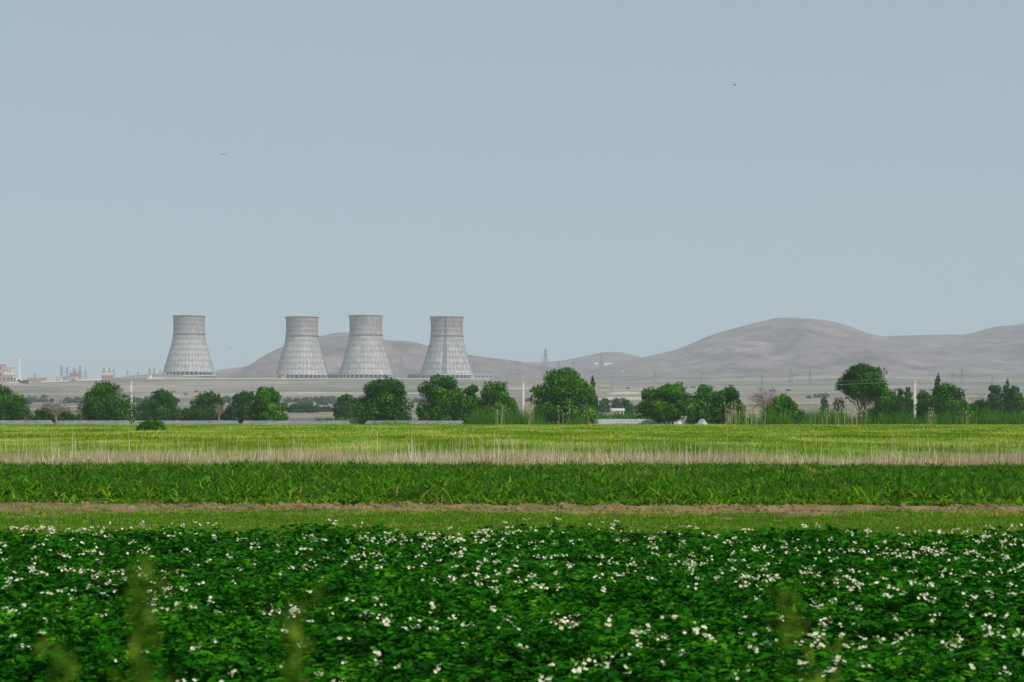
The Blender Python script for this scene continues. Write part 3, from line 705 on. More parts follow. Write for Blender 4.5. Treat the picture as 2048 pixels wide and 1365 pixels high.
# ------------------------------------------------------------------ low plastic tunnels
def plastic():
    m, n, b = newmat('tunnel_plastic')
    f = noise(n, (.6, .15, 1.5), 1.0, 5, .6)
    L(n, ramp(n, f, [(.3, (.11, .125, .14)), (.55, (.17, .185, .20)), (.75, (.28, .29, .30))]), b.inputs['Base Color'])
    b.inputs['Roughness'].default_value = .6; b.inputs['Specular IOR Level'].default_value = .25; return m
def plastic_white():
    m, n, b = newmat('white_plastic')
    f = noise(n, (.8, .3, 1.5), 1.0, 5, .6)
    L(n, ramp(n, f, [(.3, (.22, .235, .25)), (.7, (.35, .36, .365))]), b.inputs['Base Color'])
    b.inputs['Roughness'].default_value = .4; return m
M_pl = plastic(); M_plw = plastic_white()
def tunnel(px0, px1, d, h, mat, label, wdt=2.2, seed=1):
    rs = np.random.RandomState(seed); x0, x1 = PX(px0, d), PX(px1, d); L_ = x1 - x0
    root = empty('plastic_tunnel', ((x0 + x1) / 2, d, 0)); tag(root, label, 'greenhouse', 'low plastic tunnels at the far edge of the field')
    n = int(L_ / .5); xs_ = np.linspace(-L_ / 2, L_ / 2, n); th = np.linspace(0, np.pi, 13)
    e = np.clip(np.minimum(xs_ + L_ / 2, L_ / 2 - xs_) / .4, 0.02, 1) ** .5
    hs = h * (1 - .06 * np.abs(np.sin(xs_ * np.pi / 1.6))) * e * (1 + .04 * (fbm(xs_ / 3, xs_ * 0, 2, seed) - .45))
    X = np.repeat(xs_[:, None], 13, 1); Y = -np.cos(th)[None] * wdt / 2 * np.ones((n, 1)); Z = hs[:, None] * np.sin(th)[None]
    i = (np.arange(n - 1)[:, None] * 13 + np.arange(12)[None]).ravel()
    npmesh('cover', np.stack([X, Y, Z], -1), np.stack([i, i + 13, i + 14, i + 1], 1), mat, root, smooth=True)
    h0 = None
    for xx in np.arange(-L_ / 2 + 1, L_ / 2 - .5, 4.8):
        if h0 is None:
            hp = MB(); hp.tube([(0, -math.cos(t) * (wdt / 2 + .03), (h + .03) * math.sin(t)) for t in np.linspace(0, math.pi, 9)], .025, 4)
            h0 = hp.build('hoop', M_steel, root); h0.location.x = xx
        else:
            c = h0.copy(); col.objects.link(c); c.parent = root; c.location.x = xx
    return root
tunnel(-60, 109, 356, 1.16, M_pl, 'grey plastic tunnel at the left edge, before the leftmost tree', seed=1)
tunnel(109.5, 263, 355, 1.14, M_pl, 'grey plastic tunnel before the dark pointed tree, left of the leftmost pole', seed=2)
tunnel(264, 480, 356, 1.12, M_pl, 'grey plastic tunnel before the rounded dull green trees', seed=3)
tunnel(482, 703, 355, 1.10, M_pl, 'grey plastic tunnel reaching from the bright round tree to the gap in the row', seed=4)
tunnel(728, 932, 358, 1.10, M_pl, 'grey plastic tunnel hidden behind the weeds under the broad ragged tree', seed=5)
tunnel(1118, 1366, 372, 1.36, M_plw, 'long white plastic tunnel between the largest tree and the short trunked tree', seed=6)
tunnel(1392, 1417, 372, 1.36, M_plw, 'short whitish plastic tunnel end right of the short trunked tree', seed=7)

# ------------------------------------------------------------------ concrete poles and wires
poles = []
def pole(px, top, d, label):
    x, y, zt = P(px, top, d)
    root = empty('utility_pole', (x, y, 0)); tag(root, label, 'pole', 'concrete power line poles along the trees')
    m = MB(); r0, r1 = .24, .17
    m.add([(-r0,-r0*.7,-.3),(r0,-r0*.7,-.3),(r0,r0*.7,-.3),(-r0,r0*.7,-.3),(-r1,-r1*.7,zt),(r1,-r1*.7,zt),(r1,r1*.7,zt),(-r1,r1*.7,zt)],
          [(3,2,1,0),(4,5,6,7),(0,1,5,4),(1,2,6,5),(2,3,7,6),(3,0,4,7)])
    m.build('post', M_post, root)
    a = MB(); a.tube([(0, -1.1, zt - .35), (0, 1.1, zt - .35)], .06, 6); a.tube([(0, 0, zt), (0, 0, zt + .35)], .04, 6); a.build('crossarm', M_steel, root)
    tips = []
    for o_ in ((0, -1.0, zt - .3), (0, 1.0, zt - .3), (0, 0, zt + .3)):
        s = MB(); s.tube([o_, (o_[0], o_[1], o_[2] + .1), (o_[0], o_[1], o_[2] + .22)], [.05, .09, .05], 8); s.build('insulator', M_post, root)
        tips.append(Vector((x + o_[0], y + o_[1], o_[2] + .2)))
    poles.append(tips); return root
pole(263, 764, 412, 'pale concrete pole at the left, against the dark pointed tree')
pole(1047, 763, 380, 'pale concrete pole left of the largest tree, rising from the reeds')
pole(1830, 761, 372, 'pale concrete pole at the right, left of the broad dark tree')
spans = [(poles[0], poles[1]), (poles[1], poles[2])]
d0 = poles[1][0] - poles[0][0]; d1 = poles[2][0] - poles[1][0]
spans.insert(0, ([p - d0 for p in poles[0]], poles[0])); spans.append((poles[2], [p + d1 for p in poles[2]]))
nm_s = ['left of the leftmost pole', 'between the left and the middle pole', 'between the middle and the right pole', 'right of the rightmost pole']
nm_w = ['near side', 'far side', 'topmost']
for si, (A, B) in enumerate(spans):
    for k in range(3):
        m = MB(); a, b = A[k], B[k]
        m.tube([a.lerp(b, t) - Vector((0, 0, 1.1 * 4 * t * (1 - t))) for t in np.linspace(0, 1, 17)], .014, 4)
        tag(m.build('power_line', M_wire), 'thin %s sagging wire %s' % (nm_w[k], nm_s[si]), 'wire', 'wires strung between the concrete poles')

# ------------------------------------------------------------------ cooling towers
def panel_mat(name, lo, hi, band=None):
    m, n, b = newmat(name)
    a = n.nodes.new('ShaderNodeAttribute'); a.attribute_name = 'tint'
    c = ramp(n, a.outputs['Fac'], [(0, lo), (.5, tuple((p + q) / 2 for p, q in zip(lo, hi))), (1, hi)])
    g = n.nodes.new('ShaderNodeNewGeometry'); mp = n.nodes.new('ShaderNodeMapping'); mp.inputs['Scale'].default_value = (.09, .09, .09)
    L(n, g.outputs['Position'], mp.inputs[0]); tx = n.nodes.new('ShaderNodeTexNoise'); tx.inputs['Detail'].default_value = 5; tx.inputs['Scale'].default_value = 1
    L(n, mp.outputs[0], tx.inputs['Vector'])
    c = mixc(n, 1.0, c, ramp(n, tx.outputs['Fac'], [(.35, (.80, .77, .79)), (.6, (1, 1, 1))]), 'MULTIPLY')
    tc = n.nodes.new('ShaderNodeTexCoord'); sp = n.nodes.new('ShaderNodeSeparateXYZ'); L(n, tc.outputs['Object'], sp.inputs[0])
    mr = n.nodes.new('ShaderNodeMapRange'); mr.inputs[1].default_value = 66; mr.inputs[2].default_value = 71; L(n, sp.outputs['Z'], mr.inputs[0])
    c = mixc(n, mr.outputs[0], c, mixc(n, 1.0, c, (.96, .86, .90), 'MULTIPLY'))
    L(n, c, b.inputs['Base Color']); b.inputs['Roughness'].default_value = .8; return m
M_panel = panel_mat('tower_cladding', (.22, .205, .215), (.51, .495, .48))
M_panel_grey = panel_mat('tower_cladding_grey', (.16, .15, .165), (.52, .505, .485))
M_frame = plain('tower_frame', (.20, .185, .20), .8, .15, .05)
M_rim = plain('tower_rim', (.30, .24, .24), .8, .15, .05)
M_leg = plain('tower_columns', (.42, .42, .42), .8, .15, .05)
M_fill_shade = plain('shaded_fill', (.05, .055, .065), .9, .3, .1)  # fill coloured dark to stand for the shell's shadow inside
ZR = np.array([7.2, 12, 20, 30, 41, 53, 61, 69, 76, 83, 91, 98.6]); RR = np.array([42.0, 40.4, 37.8, 35.0, 31.6, 28.2, 26.5, 25.5, 25.1, 25.0, 25.3, 25.9])
def rad_at(z): return np.interp(z, ZR, RR)
SEG = 40
def cooling_tower(px, top, d, mat, label, seed, dark_az=None):
    rs = np.random.RandomState(seed)
    x, y = PX(px, d), d; zg = tz(x, y) - .3
    root = empty('cooling_tower', (x, y, zg)); tag(root, label, 'cooling tower', 'four cooling towers of the power plant')
    k = (CAMZ + (HOR - top) / FPX * d - zg) / 99.3; root.scale = (k, k, k)
    rows = np.array([7.2, 16, 25, 34, 43, 52, 60.5, 69, 76.5, 84, 91.5, 98.6]); sub = 3
    zs = np.concatenate([np.linspace(rows[i], rows[i+1], sub, endpoint=False) for i in range(len(rows) - 1)] + [[rows[-1]]])
    na = SEG * sub; th = np.arange(na + 1) * 2 * np.pi / na
    V, Q, T = [], [], []
    rnd = rs.uniform(0, 1, (len(zs), na)); sec = rs.normal(0, .07, (len(rows), SEG))
    for i in range(len(zs) - 1):
        r0, r1 = rad_at(zs[i]), rad_at(zs[i+1])
        # facets are proud by turns, like lapped sheets
        for j in range(na):
            t0, t1 = th[j], th[j+1]; o_ = .03 if (i + j) % 2 else 0
            n0 = len(V)
            V += [((r0+o_)*math.cos(t0), (r0+o_)*math.sin(t0), zs[i]), ((r0+o_)*math.cos(t1), (r0+o_)*math.sin(t1), zs[i]),
                  ((r1+o_)*math.cos(t1), (r1+o_)*math.sin(t1), zs[i+1]), ((r1+o_)*math.cos(t0), (r1+o_)*math.sin(t0), zs[i+1])]
            Q.append((n0, n0+1, n0+2, n0+3))
            diag = .30 if ((i % 3) == (j % 3) or (i % 3) + (j % 3) == 2) else 0
            tv = .62 + sec[i // sub, j // sub] + .38 * (rnd[i, j] - .5) - diag * .8 - .28 * sstep(55, 90, zs[i]) * (rnd[i, (j * 7) % na] > .35)
            if i % 3 == 1 and j % 3 == 1: tv += .25
            if dark_az is not None:
                da = (t0 - dark_az + np.pi) % (2 * np.pi) - np.pi
                if -.16 < da < .03: tv -= .5
            T += [float(np.clip(tv, 0, 1))] * 4
    npmesh('shell', V, np.array(Q), mat, root, tint=T)
    def hoop(name, z, r, hh, ww, mm):
        n = 80; V = []; Q = []
        for j in range(n):
            t = 2 * math.pi * j / n; c, s = math.cos(t), math.sin(t)
            V += [((r-ww)*c, (r-ww)*s, z), ((r+ww)*c, (r+ww)*s, z), ((r+ww)*c, (r+ww)*s, z+hh), ((r-ww)*c, (r-ww)*s, z+hh)]
        for j in range(n):
            a, b = j * 4, ((j + 1) % n) * 4
            for q in range(4): Q.append((a+q, b+q, b+(q+1)%4, a+(q+1)%4))
        return npmesh(name, V, np.array(Q), mm, root)
    for z in rows[1:-1]:
        if abs(z - 69) > .1: hoop('ring_beam', z - .17, rad_at(z) + .02, .34, .2, M_frame)
    hoop('gallery', 68.4, rad_at(69) + .5, 1.1, .9, M_frame)
    hoop('rim', 98.0, rad_at(98.6) + .3, 1.3, .7, M_rim)
    hoop('lintel', 6.3, 42.2, 1.2, .6, M_leg)
    rb = MB()
    for j in range(SEG):
        t = 2 * math.pi * j / SEG
        rb.tube([((rad_at(z)+.12)*math.cos(t), (rad_at(z)+.12)*math.sin(t), z) for z in rows], .17, 4)
    rb.build('rib_frame', M_frame, root)
    lg = MB()
    lg.tube([(43.4, -1.9, -.3), (42.4, 0, 6.6)], .38, 6); lg.tube([(43.4, 1.9, -.3), (42.4, 0, 6.6)], .38, 6)
    l0 = lg.build('column', M_leg, root)
    for j in range(1, 36):
        c = l0.copy(); col.objects.link(c); c.parent = root; c.rotation_euler = (0, 0, j * 2 * math.pi / 36)
    f = MB(); f.tube([(0, 0, -.3), (0, 0, 5.9)], 38.0, 48); f.build('shaded_fill', M_fill_shade, root)  # fill drum; the shade behind the columns is in its dark colour
    bs = hoop('basin', -1.2, 45.0, 2.1, 1.0, M_leg)
    return root
cooling_tower(378, 632.0, 3200, M_panel, 'leftmost cooling tower, standing apart from the other three', 1)
cooling_tower(604, 634.0, 3230, M_panel, 'second cooling tower from the left, beside the low pinkish building', 2)
cooling_tower(731.5, 631.5, 3190, M_panel, 'third cooling tower, close to the second, in front of the hill top', 3)
cooling_tower(893.5, 634.0, 3215, M_panel_grey, 'rightmost cooling tower with a dark vertical stripe down its cladding', 4, dark_az=-math.pi / 2)

# ------------------------------------------------------------------ pylons
pm = {}
def pylon(px, top, base, d, label, kind=0, grp='far power pylons'):
    if px > 780: d = min(ground_hit(px, base, 1200) or d, 4600)
    x, y = PX(px, d), d; zt = CAMZ + (HOR - top) / FPX * d; zb = CAMZ + (HOR - base) / FPX * d
    zg = tz(x, y)
    H = zt - zg
    root = empty('power_pylon', (x, y, zg - .3)); tag(root, label, 'pylon', grp)
    root.scale = (H / 30,) * 3 ; root.rotation_euler = (0, 0, random.uniform(-.5, .5))
    if kind not in pm:
        m = MB(); t = .22 if kind == 0 else .3
        wz = lambda z: 3.2 * (1 - z / 30) ** 1.2 + .45
        for sx_ in (-1, 1):
            for sy_ in (-1, 1):
                m.tube([(sx_ * wz(z), sy_ * wz(z), z) for z in (0, 6, 12, 18, 24, 30)], t, 4)
        zz = [0, 5, 9.5, 13.5, 17, 20, 23, 26, 29]
        for a, b in zip(zz[:-1], zz[1:]):
            for s in (-1, 1):
                m.tube([(-wz(a), s * wz(a), a), (wz(b), s * wz(b), b)], t * .6, 3); m.tube([(wz(a), s * wz(a), a), (-wz(b), s * wz(b), b)], t * .6, 3)
                m.tube([(s * wz(a), -wz(a), a), (s * wz(b), wz(b), b)], t * .6, 3)
        pm[kind] = [m.build('mast', M_steel, root)]
        for z, w_ in ((19, 5.5), (23, 4.5), (27, 3.4)):
            c = MB(); c.tube([(-w_, 0, z + .6), (0, 0, z), (w_, 0, z + .6)], t * .8, 4); c.tube([(-w_, 0, z + .6), (0, 0, z + 1.6), (w_, 0, z + .6)], t * .6, 4)
            pm[kind].append(c.build('crossarm', M_steel, root))
    else:
        for s in pm[kind]:
            c = s.copy(); col.objects.link(c); c.parent = root
    return root
PY = [
 (70, 746, 762, 3300, 'short pylon above the long orange roofed building'),
 (123, 731, 762, 3250, 'tallest lattice pylon at the left, beside the pale blue building'),
 (134, 733, 760, 3400, 'pylon just right of the tallest left one'),
 (147, 735, 762, 3300, 'pylon in the middle of the left pylon cluster'),
 (151, 738, 762, 3350, 'pylon crowded close behind the middle one of the left cluster'),
 (160, 731, 760, 3500, 'thin tall pylon right of the left cluster'),
 (171, 738, 760, 3300, 'pylon standing alone right of the white tank'),
 (208, 735, 750, 3300, 'pylon above the left end of the orange roof on the mound'),
 (219, 736, 750, 3330, 'pylon above the middle of the orange roof on the mound'),
 (227, 738, 750, 3330, 'pylon above the right end of the orange roof on the mound'),
 (255, 741, 752, 3400, 'short pylon on the mound, midway between orange roof and first cooling tower'),
 (276, 743, 752, 3400, 'shortest pylon on the right slope of the mound'),
 (299, 735, 752, 3300, 'left one of two close pylons left of the first cooling tower'),
 (308, 734, 752, 3330, 'right one of two close pylons left of the first cooling tower'),
 (320, 739, 754, 3330, 'pylon touching the left foot of the first cooling tower'),
 (490, 733, 757, 3700, 'faint pylon right of the first cooling tower, before the foot of the hill'),
 (802, 712, 750, 4000, 'faint pylon between the third and fourth cooling towers'),
 (1021, 722, 746, 3700, 'left one of two pylons right of the fourth cooling tower'),
 (1033, 721, 746, 3600, 'right one of two pylons right of the fourth cooling tower'),
 (1041, 724, 742, 3800, 'small pylon above the middle concrete pole'),
 (1091, 697, 735, 4000, 'tallest pylon, rising above the low saddle of the hills'),
 (1118, 723, 743, 3900, 'faint pylon right of the tallest one, above the largest tree'),
 (1147, 722, 743, 3900, 'faint pylon above the right flank of the largest tree'),
 (1203, 707, 742, 3300, 'tall faint pylon before the small middle hill, by the white farm buildings'),
 (1223, 762, 782, 1900, 'low pylon standing before the pale dirt bank'),
 (1310, 742, 768, 2700, 'faint pylon above the left lobe of the tree clump'),
 (1402, 745, 771, 2700, 'faint pylon above the right part of the tree clump'),
 (1524, 748, 780, 2400, 'faint pylon left above the bare grey thicket'),
 (1582, 735, 775, 2800, 'tall faint pylon right above the bright round bush'),
 (1620, 740, 772, 2800, 'faint pylon midway between thicket and many stemmed tree'),
 (1905, 742, 770, 2700, 'faint pylon above the broad dark tree'),
 (1924, 737, 772, 2700, 'tallest faint pylon above the right shoulder of the broad dark tree'),
 (1984, 750, 772, 2700, 'faint pylon left of the pointed tree of the right grove'),
]
for a in PY: pylon(*a)

# ------------------------------------------------------------------ plant buildings and walls
M_orange = plain('orange_render', (.46, .31, .23), .85, .12, .1)  # orange walls paled, distance haze is put into the colour
M_pink = plain('pink_tuff', (.40, .26, .22), .85, .15, .1)
M_pale = plain('pale_render', (.62, .58, .50), .85, .1, .1)
M_white = plain('white_paint', (.80, .79, .76), .8, .05, .3)
M_greyb = plain('grey_concrete', (.30, .30, .29), .85, .15, .1)
M_blue = plain('pale_blue_cladding', (.30, .38, .46), .7, .1, .1)
M_roof = plain('roof_felt', (.34, .25, .22), .85, .15, .1)
M_roofg = plain('pale_sheet_roof', (.42, .43, .44), .7, .1, .3)
M_win = plain('window_glass', (.06, .07, .09), .25, .1, 1, .5)
def building(px0, px1, top, d, depth, wall, label, roofm=None, pitched=False, rows=1, cols=6, lh=0, cat='building', overhang=.4, name='plant_building', base=None):
    if base: d = ground_hit((px0 + px1) / 2, base) or d
    x0, x1 = PX(px0, d), PX(px1, d); W = x1 - x0; xc = (x0 + x1) / 2; zg = tz(xc, d)
    zt = CAMZ + (HOR - top) / FPX * d; H = max(2.2, zt - zg)
    root = empty(name, (xc, d, zg)); tag(root, label, cat)
    m = MB(); hh = H * .72 if pitched else H
    m.box(-W/2, W/2, 0, depth, -2, hh); m.build('wall', wall, root)
    r = MB()
    if pitched:
        r.add([(-W/2-overhang, -overhang, hh), (W/2+overhang, -overhang, hh), (W/2+overhang, depth+overhang, hh), (-W/2-overhang, depth+overhang, hh), (-W/2-overhang, depth/2, H), (W/2+overhang, depth/2, H)],
              [(0,1,5,4),(2,3,4,5),(0,4,3),(1,2,5),(3,2,1,0)])
    else:
        r.box(-W/2-overhang, W/2+overhang, -overhang, depth+overhang, hh + .01, hh + max(.4, H * .05))
    r.build('roof', roofm or M_roof, root)
    wh = hh / rows * .42; ww = W / cols * .5
    for a in range(rows):
        for b in range(cols):
            cx_ = -W/2 + W * (b + .5) / cols; cz_ = hh * (a + .55) / rows
            q = MB(); q.box(cx_-ww/2, cx_+ww/2, -.06, .1, cz_-wh/2, cz_+wh/2); q.build('window', M_win, root)
    return root
building(-40, 5, 731, 3250, 22, M_orange, 'tall orange plant block cut by the left edge', rows=3, cols=4)
building(6, 22, 737, 3260, 20, M_pale, 'pale cream block attached right of the tall orange block', rows=3, cols=3)
building(-20, 28, 752, 3200, 14, M_pink, 'low pinkish block in front of the tall orange block', rows=1, cols=6)
building(26, 33, 752, 3180, 8, M_pale, 'tiny cream hut left of the tall thin chimney', rows=1, cols=1)
building(56, 90, 756.5, 3150, 14, M_orange, 'long low orange building right of the tall thin chimney', rows=1, cols=7)
building(111, 121, 753, 3150, 12, M_pale, 'small cream building left of the tallest left pylon', rows=1, cols=2, pitched=True)
building(126, 138, 753, 3170, 14, M_blue, 'pale blue building under the left pylon cluster', rows=1, cols=3)
building(139, 158, 747, 3250, 16, M_pink, 'pinkish building behind the left pylon cluster', rows=2, cols=4)
building(203, 226, 746, 3230, 14, M_orange, 'orange roofed building on top of the mound', rows=1, cols=4, pitched=True, roofm=M_orange)
building(520, 566, 749, 3150, 18, M_pink, 'low pinkish building left of the second cooling tower', rows=1, cols=8)
building(562, 570, 744, 3140, 8, M_orange, 'small salmon annex touching the second cooling tower', rows=1, cols=1)
building(948, 985, 749.5, 3120, 16, M_greyb, 'grey shed with a bright roof edge right of the fourth cooling tower', rows=1, cols=5, roofm=M_white)
building(815, 862, 749.5, 3290, 16, M_blue, 'long dark blue grey shed left of the fourth cooling tower', rows=1, cols=8)
building(655, 682, 750.5, 3260, 12, M_greyb, 'small grey shed between the second and third cooling towers', rows=1, cols=4)
building(1189, 1196, 726, 4300, base=730, depth=12, wall=M_white, label='small white farm building, left one on the small middle hill', rows=1, cols=2, pitched=True, roofm=M_white, name='farm_building')
building(1208, 1224, 726.5, 4300, base=730, depth=14, wall=M_white, label='long white farm building, right one on the small middle hill', rows=1, cols=4, pitched=True, roofm=M_white, name='farm_building')
building(1243, 1248, 741, 3600, base=744, depth=6, wall=M_white, label='tiny white hut on the slope right of the farm buildings', rows=1, cols=1, name='farm_building')
building(1226, 1248, 817, 700, 7, M_white, 'white roofed house between the hazy trees', rows=1, cols=3, pitched=True, roofm=M_roofg, name='small_house', cat='house')
# chimney
x, y = PX(39, 3350), 3350; zg = tz(x, y)
root = empty('chimney_stack', (x, y, zg)); tag(root, 'tall thin white ventilation chimney at the far left', 'chimney')
zt = CAMZ + (HOR - 712) / FPX * 3350 - zg
m = MB(); m.tube([(0, 0, -1), (0, 0, zt * .5), (0, 0, zt)], [1.3, .95, .75], 12); m.build('shaft', M_white, root)
m = MB(); m.tube([(0, 0, zt - 3), (0, 0, zt - 1.6)], 1.5, 12); m.build('platform', M_greyb, root)
# tanks
for px, t0, b0, lab in ((153, 755, 764, 'white upright tank below the left pylon cluster'), (301, 751, 757, 'small white tank left of the first cooling tower')):
    d = 3060; x = PX(px, d); zg = tz(x, d); H = CAMZ + (HOR - t0) / FPX * d - zg
    root = empty('storage_tank', (x, d, zg)); tag(root, lab, 'tank')
    r = 1.0 if px < 200 else 1.5
    m = MB(); m.tube([(0, 0, -.5), (0, 0, H * .93)], r, 16); m.build('drum', M_white, root)
    m = MB(); m.tube([(0, 0, H * .93), (0, 0, H)], [r * 1.05, .1], 16); m.build('cap', M_greyb, root)
# perimeter walls that follow the terrace edge
def wall(px0, px1, d, h, mat, label):
    xs_ = np.arange(PX(px0, d), PX(px1, d), 6.0); zs_ = terrain(xs_, xs_ * 0 + d)
    m = MB()
    for a, b, za, zb in zip(xs_[:-1], xs_[1:], zs_[:-1], zs_[1:]):
        m.add([(a,d,za-1),(b,d,zb-1),(b,d+.5,zb-1),(a,d+.5,za-1),(a,d,za+h),(b,d,zb+h),(b,d+.5,zb+h),(a,d+.5,za+h)],
              [(4,5,6,7),(0,1,5,4),(2,3,7,6)])
    o = m.build('boundary_wall', mat); tag(o, label, 'wall')
wall(325, 985, 3010, 1.1, M_pale, 'long pale wall running along the terrace below the cooling towers')
wall(14, 68, 2985, 2.0, M_pale, 'pale wall section at the far left below the chimney')
wall(82, 142, 2985, 2.0, M_pale, 'pale wall section below the small cream building')
wall(155, 206, 2985, 2.2, M_pale, 'pale wall section right of the white upright tank')
wall(295, 330, 3000, 2.2, M_pale, 'short pale wall section left of the first cooling tower')
# pale dirt banks and tracks
M_dirt = plain('pale_dirt', (.40, .335, .27), .95, .15, .05)
def bank(name, px0, px1, d, h, wdt, mat=M_dirt, slope=0.0):
    xs_ = np.linspace(PX(px0, d), PX(px1, d), 60); n = 9
    t = np.linspace(-1, 1, n); V = []
    e = np.clip(np.minimum(np.arange(60), 59 - np.arange(60)) / 14, 0, 1)
    for i, x in enumerate(xs_):
        yy = d + slope * (x - xs_[0]) + t * wdt / 2; z = terrain(np.full(n, x), yy) + h * (1 - t ** 2) * e[i] * (.8 + .4 * vnoise(np.array([x / 9]), np.array([d]), 2)) + .05 - .5 * (np.abs(t) > .99)
        V += [(x, yy[k], z[k]) for k in range(n)]
    i = (np.arange(59)[:, None] * n + np.arange(n - 1)[None]).ravel()
    tag(npmesh(name, V, np.stack([i, i + n, i + n + 1, i + 1], 1), mat, smooth=True), kind='structure')
bank('dirt_bank', 1212, 1290, 2500, 3.0, 26)
bank('dirt_bank', 1190, 1300, 2000, 2.6, 40, slope=-.4)
bank('dirt_bank', 1130, 1185, 3000, 1.6, 20)
bank('dirt_track', 990, 1075, 2850, 1.0, 16)
bank('dirt_track', 200, 420, 2350, .8, 20)
bank('dirt_track', 130, 180, 1300, .5, 14)
bank('dirt_track', 420, 1000, 2700, .6, 14)

# ------------------------------------------------------------------ far scrub: copies of three shrubs
protos = []
for k in range(3):
    rs = np.random.RandomState(900 + k); K = 7
    cen = np.stack([rs.uniform(-1.5, 1.5, K), rs.uniform(-1, 1, K), rs.uniform(.5, 1.3, K)], 1); rad = rs.uniform(.6, 1.1, (K, 3)) * [1, 1, .8]
    V, Q, T = leaf_cloud(cen, rad, 420, .5, rs)
    r = empty('far_shrub', (0, 0, 0)); npmesh('crown', V, Q, M_far, r, tint=T)
    t = MB(); t.tube([(0, 0, -.3), (0, 0, 1)], [.15, .1], 5); t.build('trunk', M_bark, r); protos.append(r)
rs = np.random.RandomState(77); first = [True] * 3
LINES = [(30, 112, 1750, 13, 4.6), (118, 175, 1600, 8, 4.6), (40, 60, 1500, 3, 3.5), (260, 300, 1750, 5, 5.0), (330, 370, 1700, 5, 4), (408, 470, 1650, 10, 6), (470, 500, 1500, 3, 3.2),
         (565, 700, 1700, 16, 4.6), (600, 700, 1450, 12, 3.8), (700, 720, 1700, 3, 4.6), (828, 845, 1650, 3, 4.2), (1218, 1250, 1500, 6, 4.6), (1510, 1540, 2100, 4, 4), (1615, 1660, 2100, 5, 5), (1030, 1062, 1750, 4, 3.5),
         (30, 52, 2990, 6, 5.0), (300, 430, 2700, 10, 3.4), (480, 1000, 2150, 14, 3.2), (1500, 2040, 2600, 14, 3.6), (1240, 1480, 2900, 9, 3.4), (20, 320, 2350, 12, 3.2)]
for (a, b, d, n, sz) in LINES:
    for j in range(n):
        k = rs.randint(3); px = rs.uniform(a, b); dd = d * rs.uniform(.97, 1.03); x = PX(px, dd)
        o = protos[k] if first[k] else copy_tree(protos[k]); first[k] = False
        s = sz / 2.2 * rs.uniform(.6, 1.25)
        o.location = (x, dd, tz(x, dd) - .1); o.scale = (s * rs.uniform(.8, 1.3), s, s * .95); o.rotation_euler = (0, 0, rs.uniform(0, 6.28))
        tag(o, 'small hazy grey green shrub dotted over the dry plain before the hills', 'shrub', 'hazy shrubs scattered on the distant plain')

# ------------------------------------------------------------------ birds
def bird(px, py, d, span, flap, yaw, roll, label):
    root = empty('flying_bird', P(px, py, d)); tag(root, label, 'bird')
    root.rotation_euler = (roll, 0, yaw); root.scale = (span / .34,) * 3
    m = MB()
    m.tube([(0, -.09, .0), (0, -.07, .004), (0, -.03, .004), (0, .02, 0), (0, .06, -.002), (0, .10, 0)], [.003, .012, .019, .017, .009, .004], 8)
    m.add([(-.006, .085, 0), (.006, .085, 0), (.028, .16, 0), (0, .125, .002), (-.028, .16, 0)], [(0, 1, 2, 3), (0, 3, 4)])
    for s in (-1, 1):
        pts = [(.012, -.035, 0), (.07, -.045, flap * .05), (.12, -.02, flap * .065), (.17, .035, flap * .055), (.115, .018, flap * .062), (.065, .015, flap * .045), (.012, .03, 0)]
        up = [(s * a, b, c + .003) for a, b, c in pts]; lo = [(s * a, b, c - .003) for a, b, c in pts]
        n = len(pts); f = [(0, 1, 5, 6), (1, 2, 4, 5), (2, 3, 4)]
        m.add(up + lo, f + [tuple(i + n for i in q[::-1]) for q in f] + [(i, (i + 1) % n, (i + 1) % n + n, i + n) for i in range(n)])
    m.build('body', M_dark, root, False)
bird(446, 309.5, 90, .34, .5, .1, 0, 'largest bird, gliding with spread wings above the first two cooling towers')
bird(1469, 171, 170, .34, 1.8, .9, .5, 'highest bird, in the sky at the upper right')
bird(1996, 524, 175, .34, 1.2, -.4, .3, 'bird near the right edge above the right hill')
bird(672, 667.5, 190, .34, 1.2, .6, .3, 'bird over the hill top right of the second cooling tower')
bird(459, 697, 230, .32, 1.0, 1.2, .5, 'tiny bird right of the leftmost cooling tower')
bird(124, 637, 250, .32, 1.2, .5, .2, 'tiny bird high above the left pylon cluster')
bird(7, 654, 260, .32, 1.2, .3, .4, 'tiny bird at the left edge above the orange block')
bird(1007, 516, 330, .30, 1.0, .3, .4, 'faintest tiny bird in the open sky right of the fourth cooling tower')

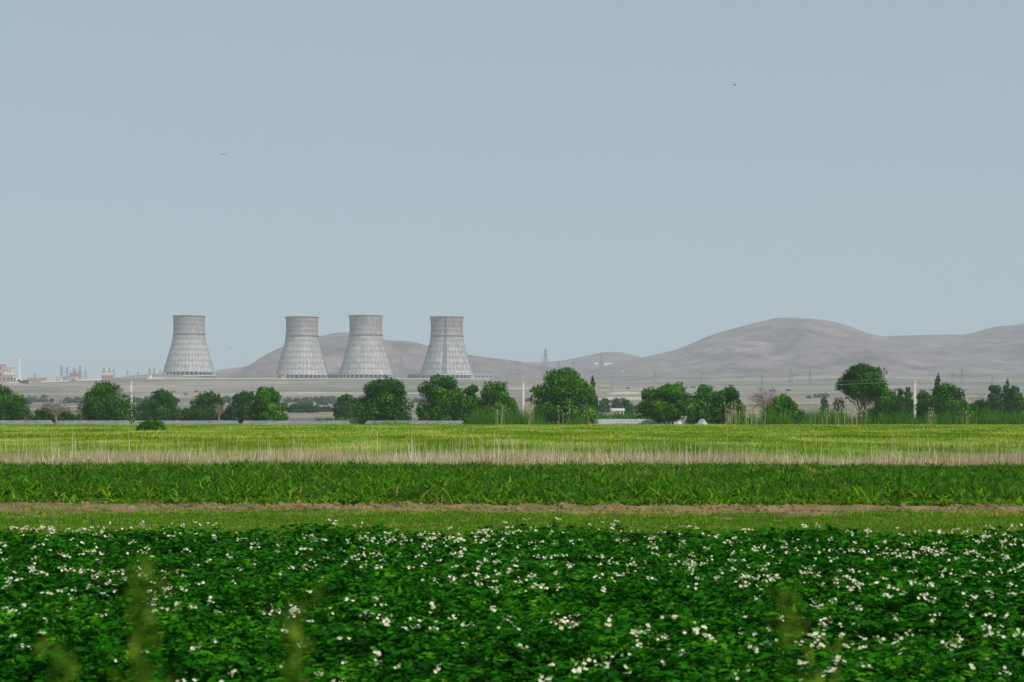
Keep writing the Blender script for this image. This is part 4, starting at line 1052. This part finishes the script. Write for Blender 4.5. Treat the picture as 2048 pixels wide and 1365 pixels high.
# ------------------------------------------------------------------ tall weeds on the bank right in front of the lens
def weed(px, top, d, W, label, seed, lean=0.0, n=420, slant=0.0):
    rs = np.random.RandomState(seed); x, y, zt = P(px, top, d); zg = tz(x, y)
    root = empty('tall_weed', (x, y, zg)); tag(root, label, 'weed')
    H = zt - zg; st = MB(); tips = []
    for k in range(4):
        bx = rs.uniform(-.3, .3) * W; h = H * rs.uniform(.975, 1.0); lx = lean + rs.uniform(-.3, .3) * W
        st.tube([(bx - lean, 0, -.05), (bx - lean * .4, 0, h * .5), (lx, 0, h)], [.0035, .0028, .001], 5); tips.append((bx, lx, h))
    st.build('stem', M_weed, root)
    k = rs.randint(0, 4, n); tp = np.array(tips)      # leafy seed heads fill the top of every stem
    u = rs.uniform(0, 1, n) ** 1.15; z0 = tp[k, 2] - u * .20; t = z0 / tp[k, 2]
    X = tp[k, 0] - lean + (tp[k, 1] - tp[k, 0] + lean) * t + rs.normal(0, 1, n) * W * (.18 + .34 * u) + slant * u * .2
    pos = np.stack([X, rs.normal(0, .015, n), z0], 1)
    V, Q, T = blades(pos, rs.uniform(.010, .028, n), rs.uniform(.002, .005, n), rs.uniform(.3, 1.4, n), 2, rs.uniform(0, 1, n))
    npmesh('leaves', V, Q, M_weed, root, tint=T)
weed(292, 1090, 1.7, .030, 'blurred olive weed in front of the lens, left', 1, .0, 110)
weed(120, 1270, 1.6, .045, 'lowest blurred weed in front of the lens at the lower left', 2, .0, 80, .5)
weed(590, 1165, 1.8, .028, 'blurred weed in front of the lens, left of the middle', 3, .0, 95)
weed(1570, 1170, 1.9, .030, 'blurred weed slanting down to the right in front of the lens', 4, .0, 85, .45)

# ------------------------------------------------------------------ the air
hb = MB(); hb.box(-9000, 9000, -1600, 9400, -3, 420)
m, n, b = newmat('haze_air'); n.nodes.remove(b)
pv = n.nodes.new('ShaderNodeVolumePrincipled'); pv.inputs['Density'].default_value = HAZE
pv.inputs['Color'].default_value = (.72, .825, .89, 1); pv.inputs['Anisotropy'].default_value = 0.0
L(n, pv.outputs[0], n.nodes['Material Output'].inputs['Volume'])
tag(hb.build('haze', m), kind='stuff')
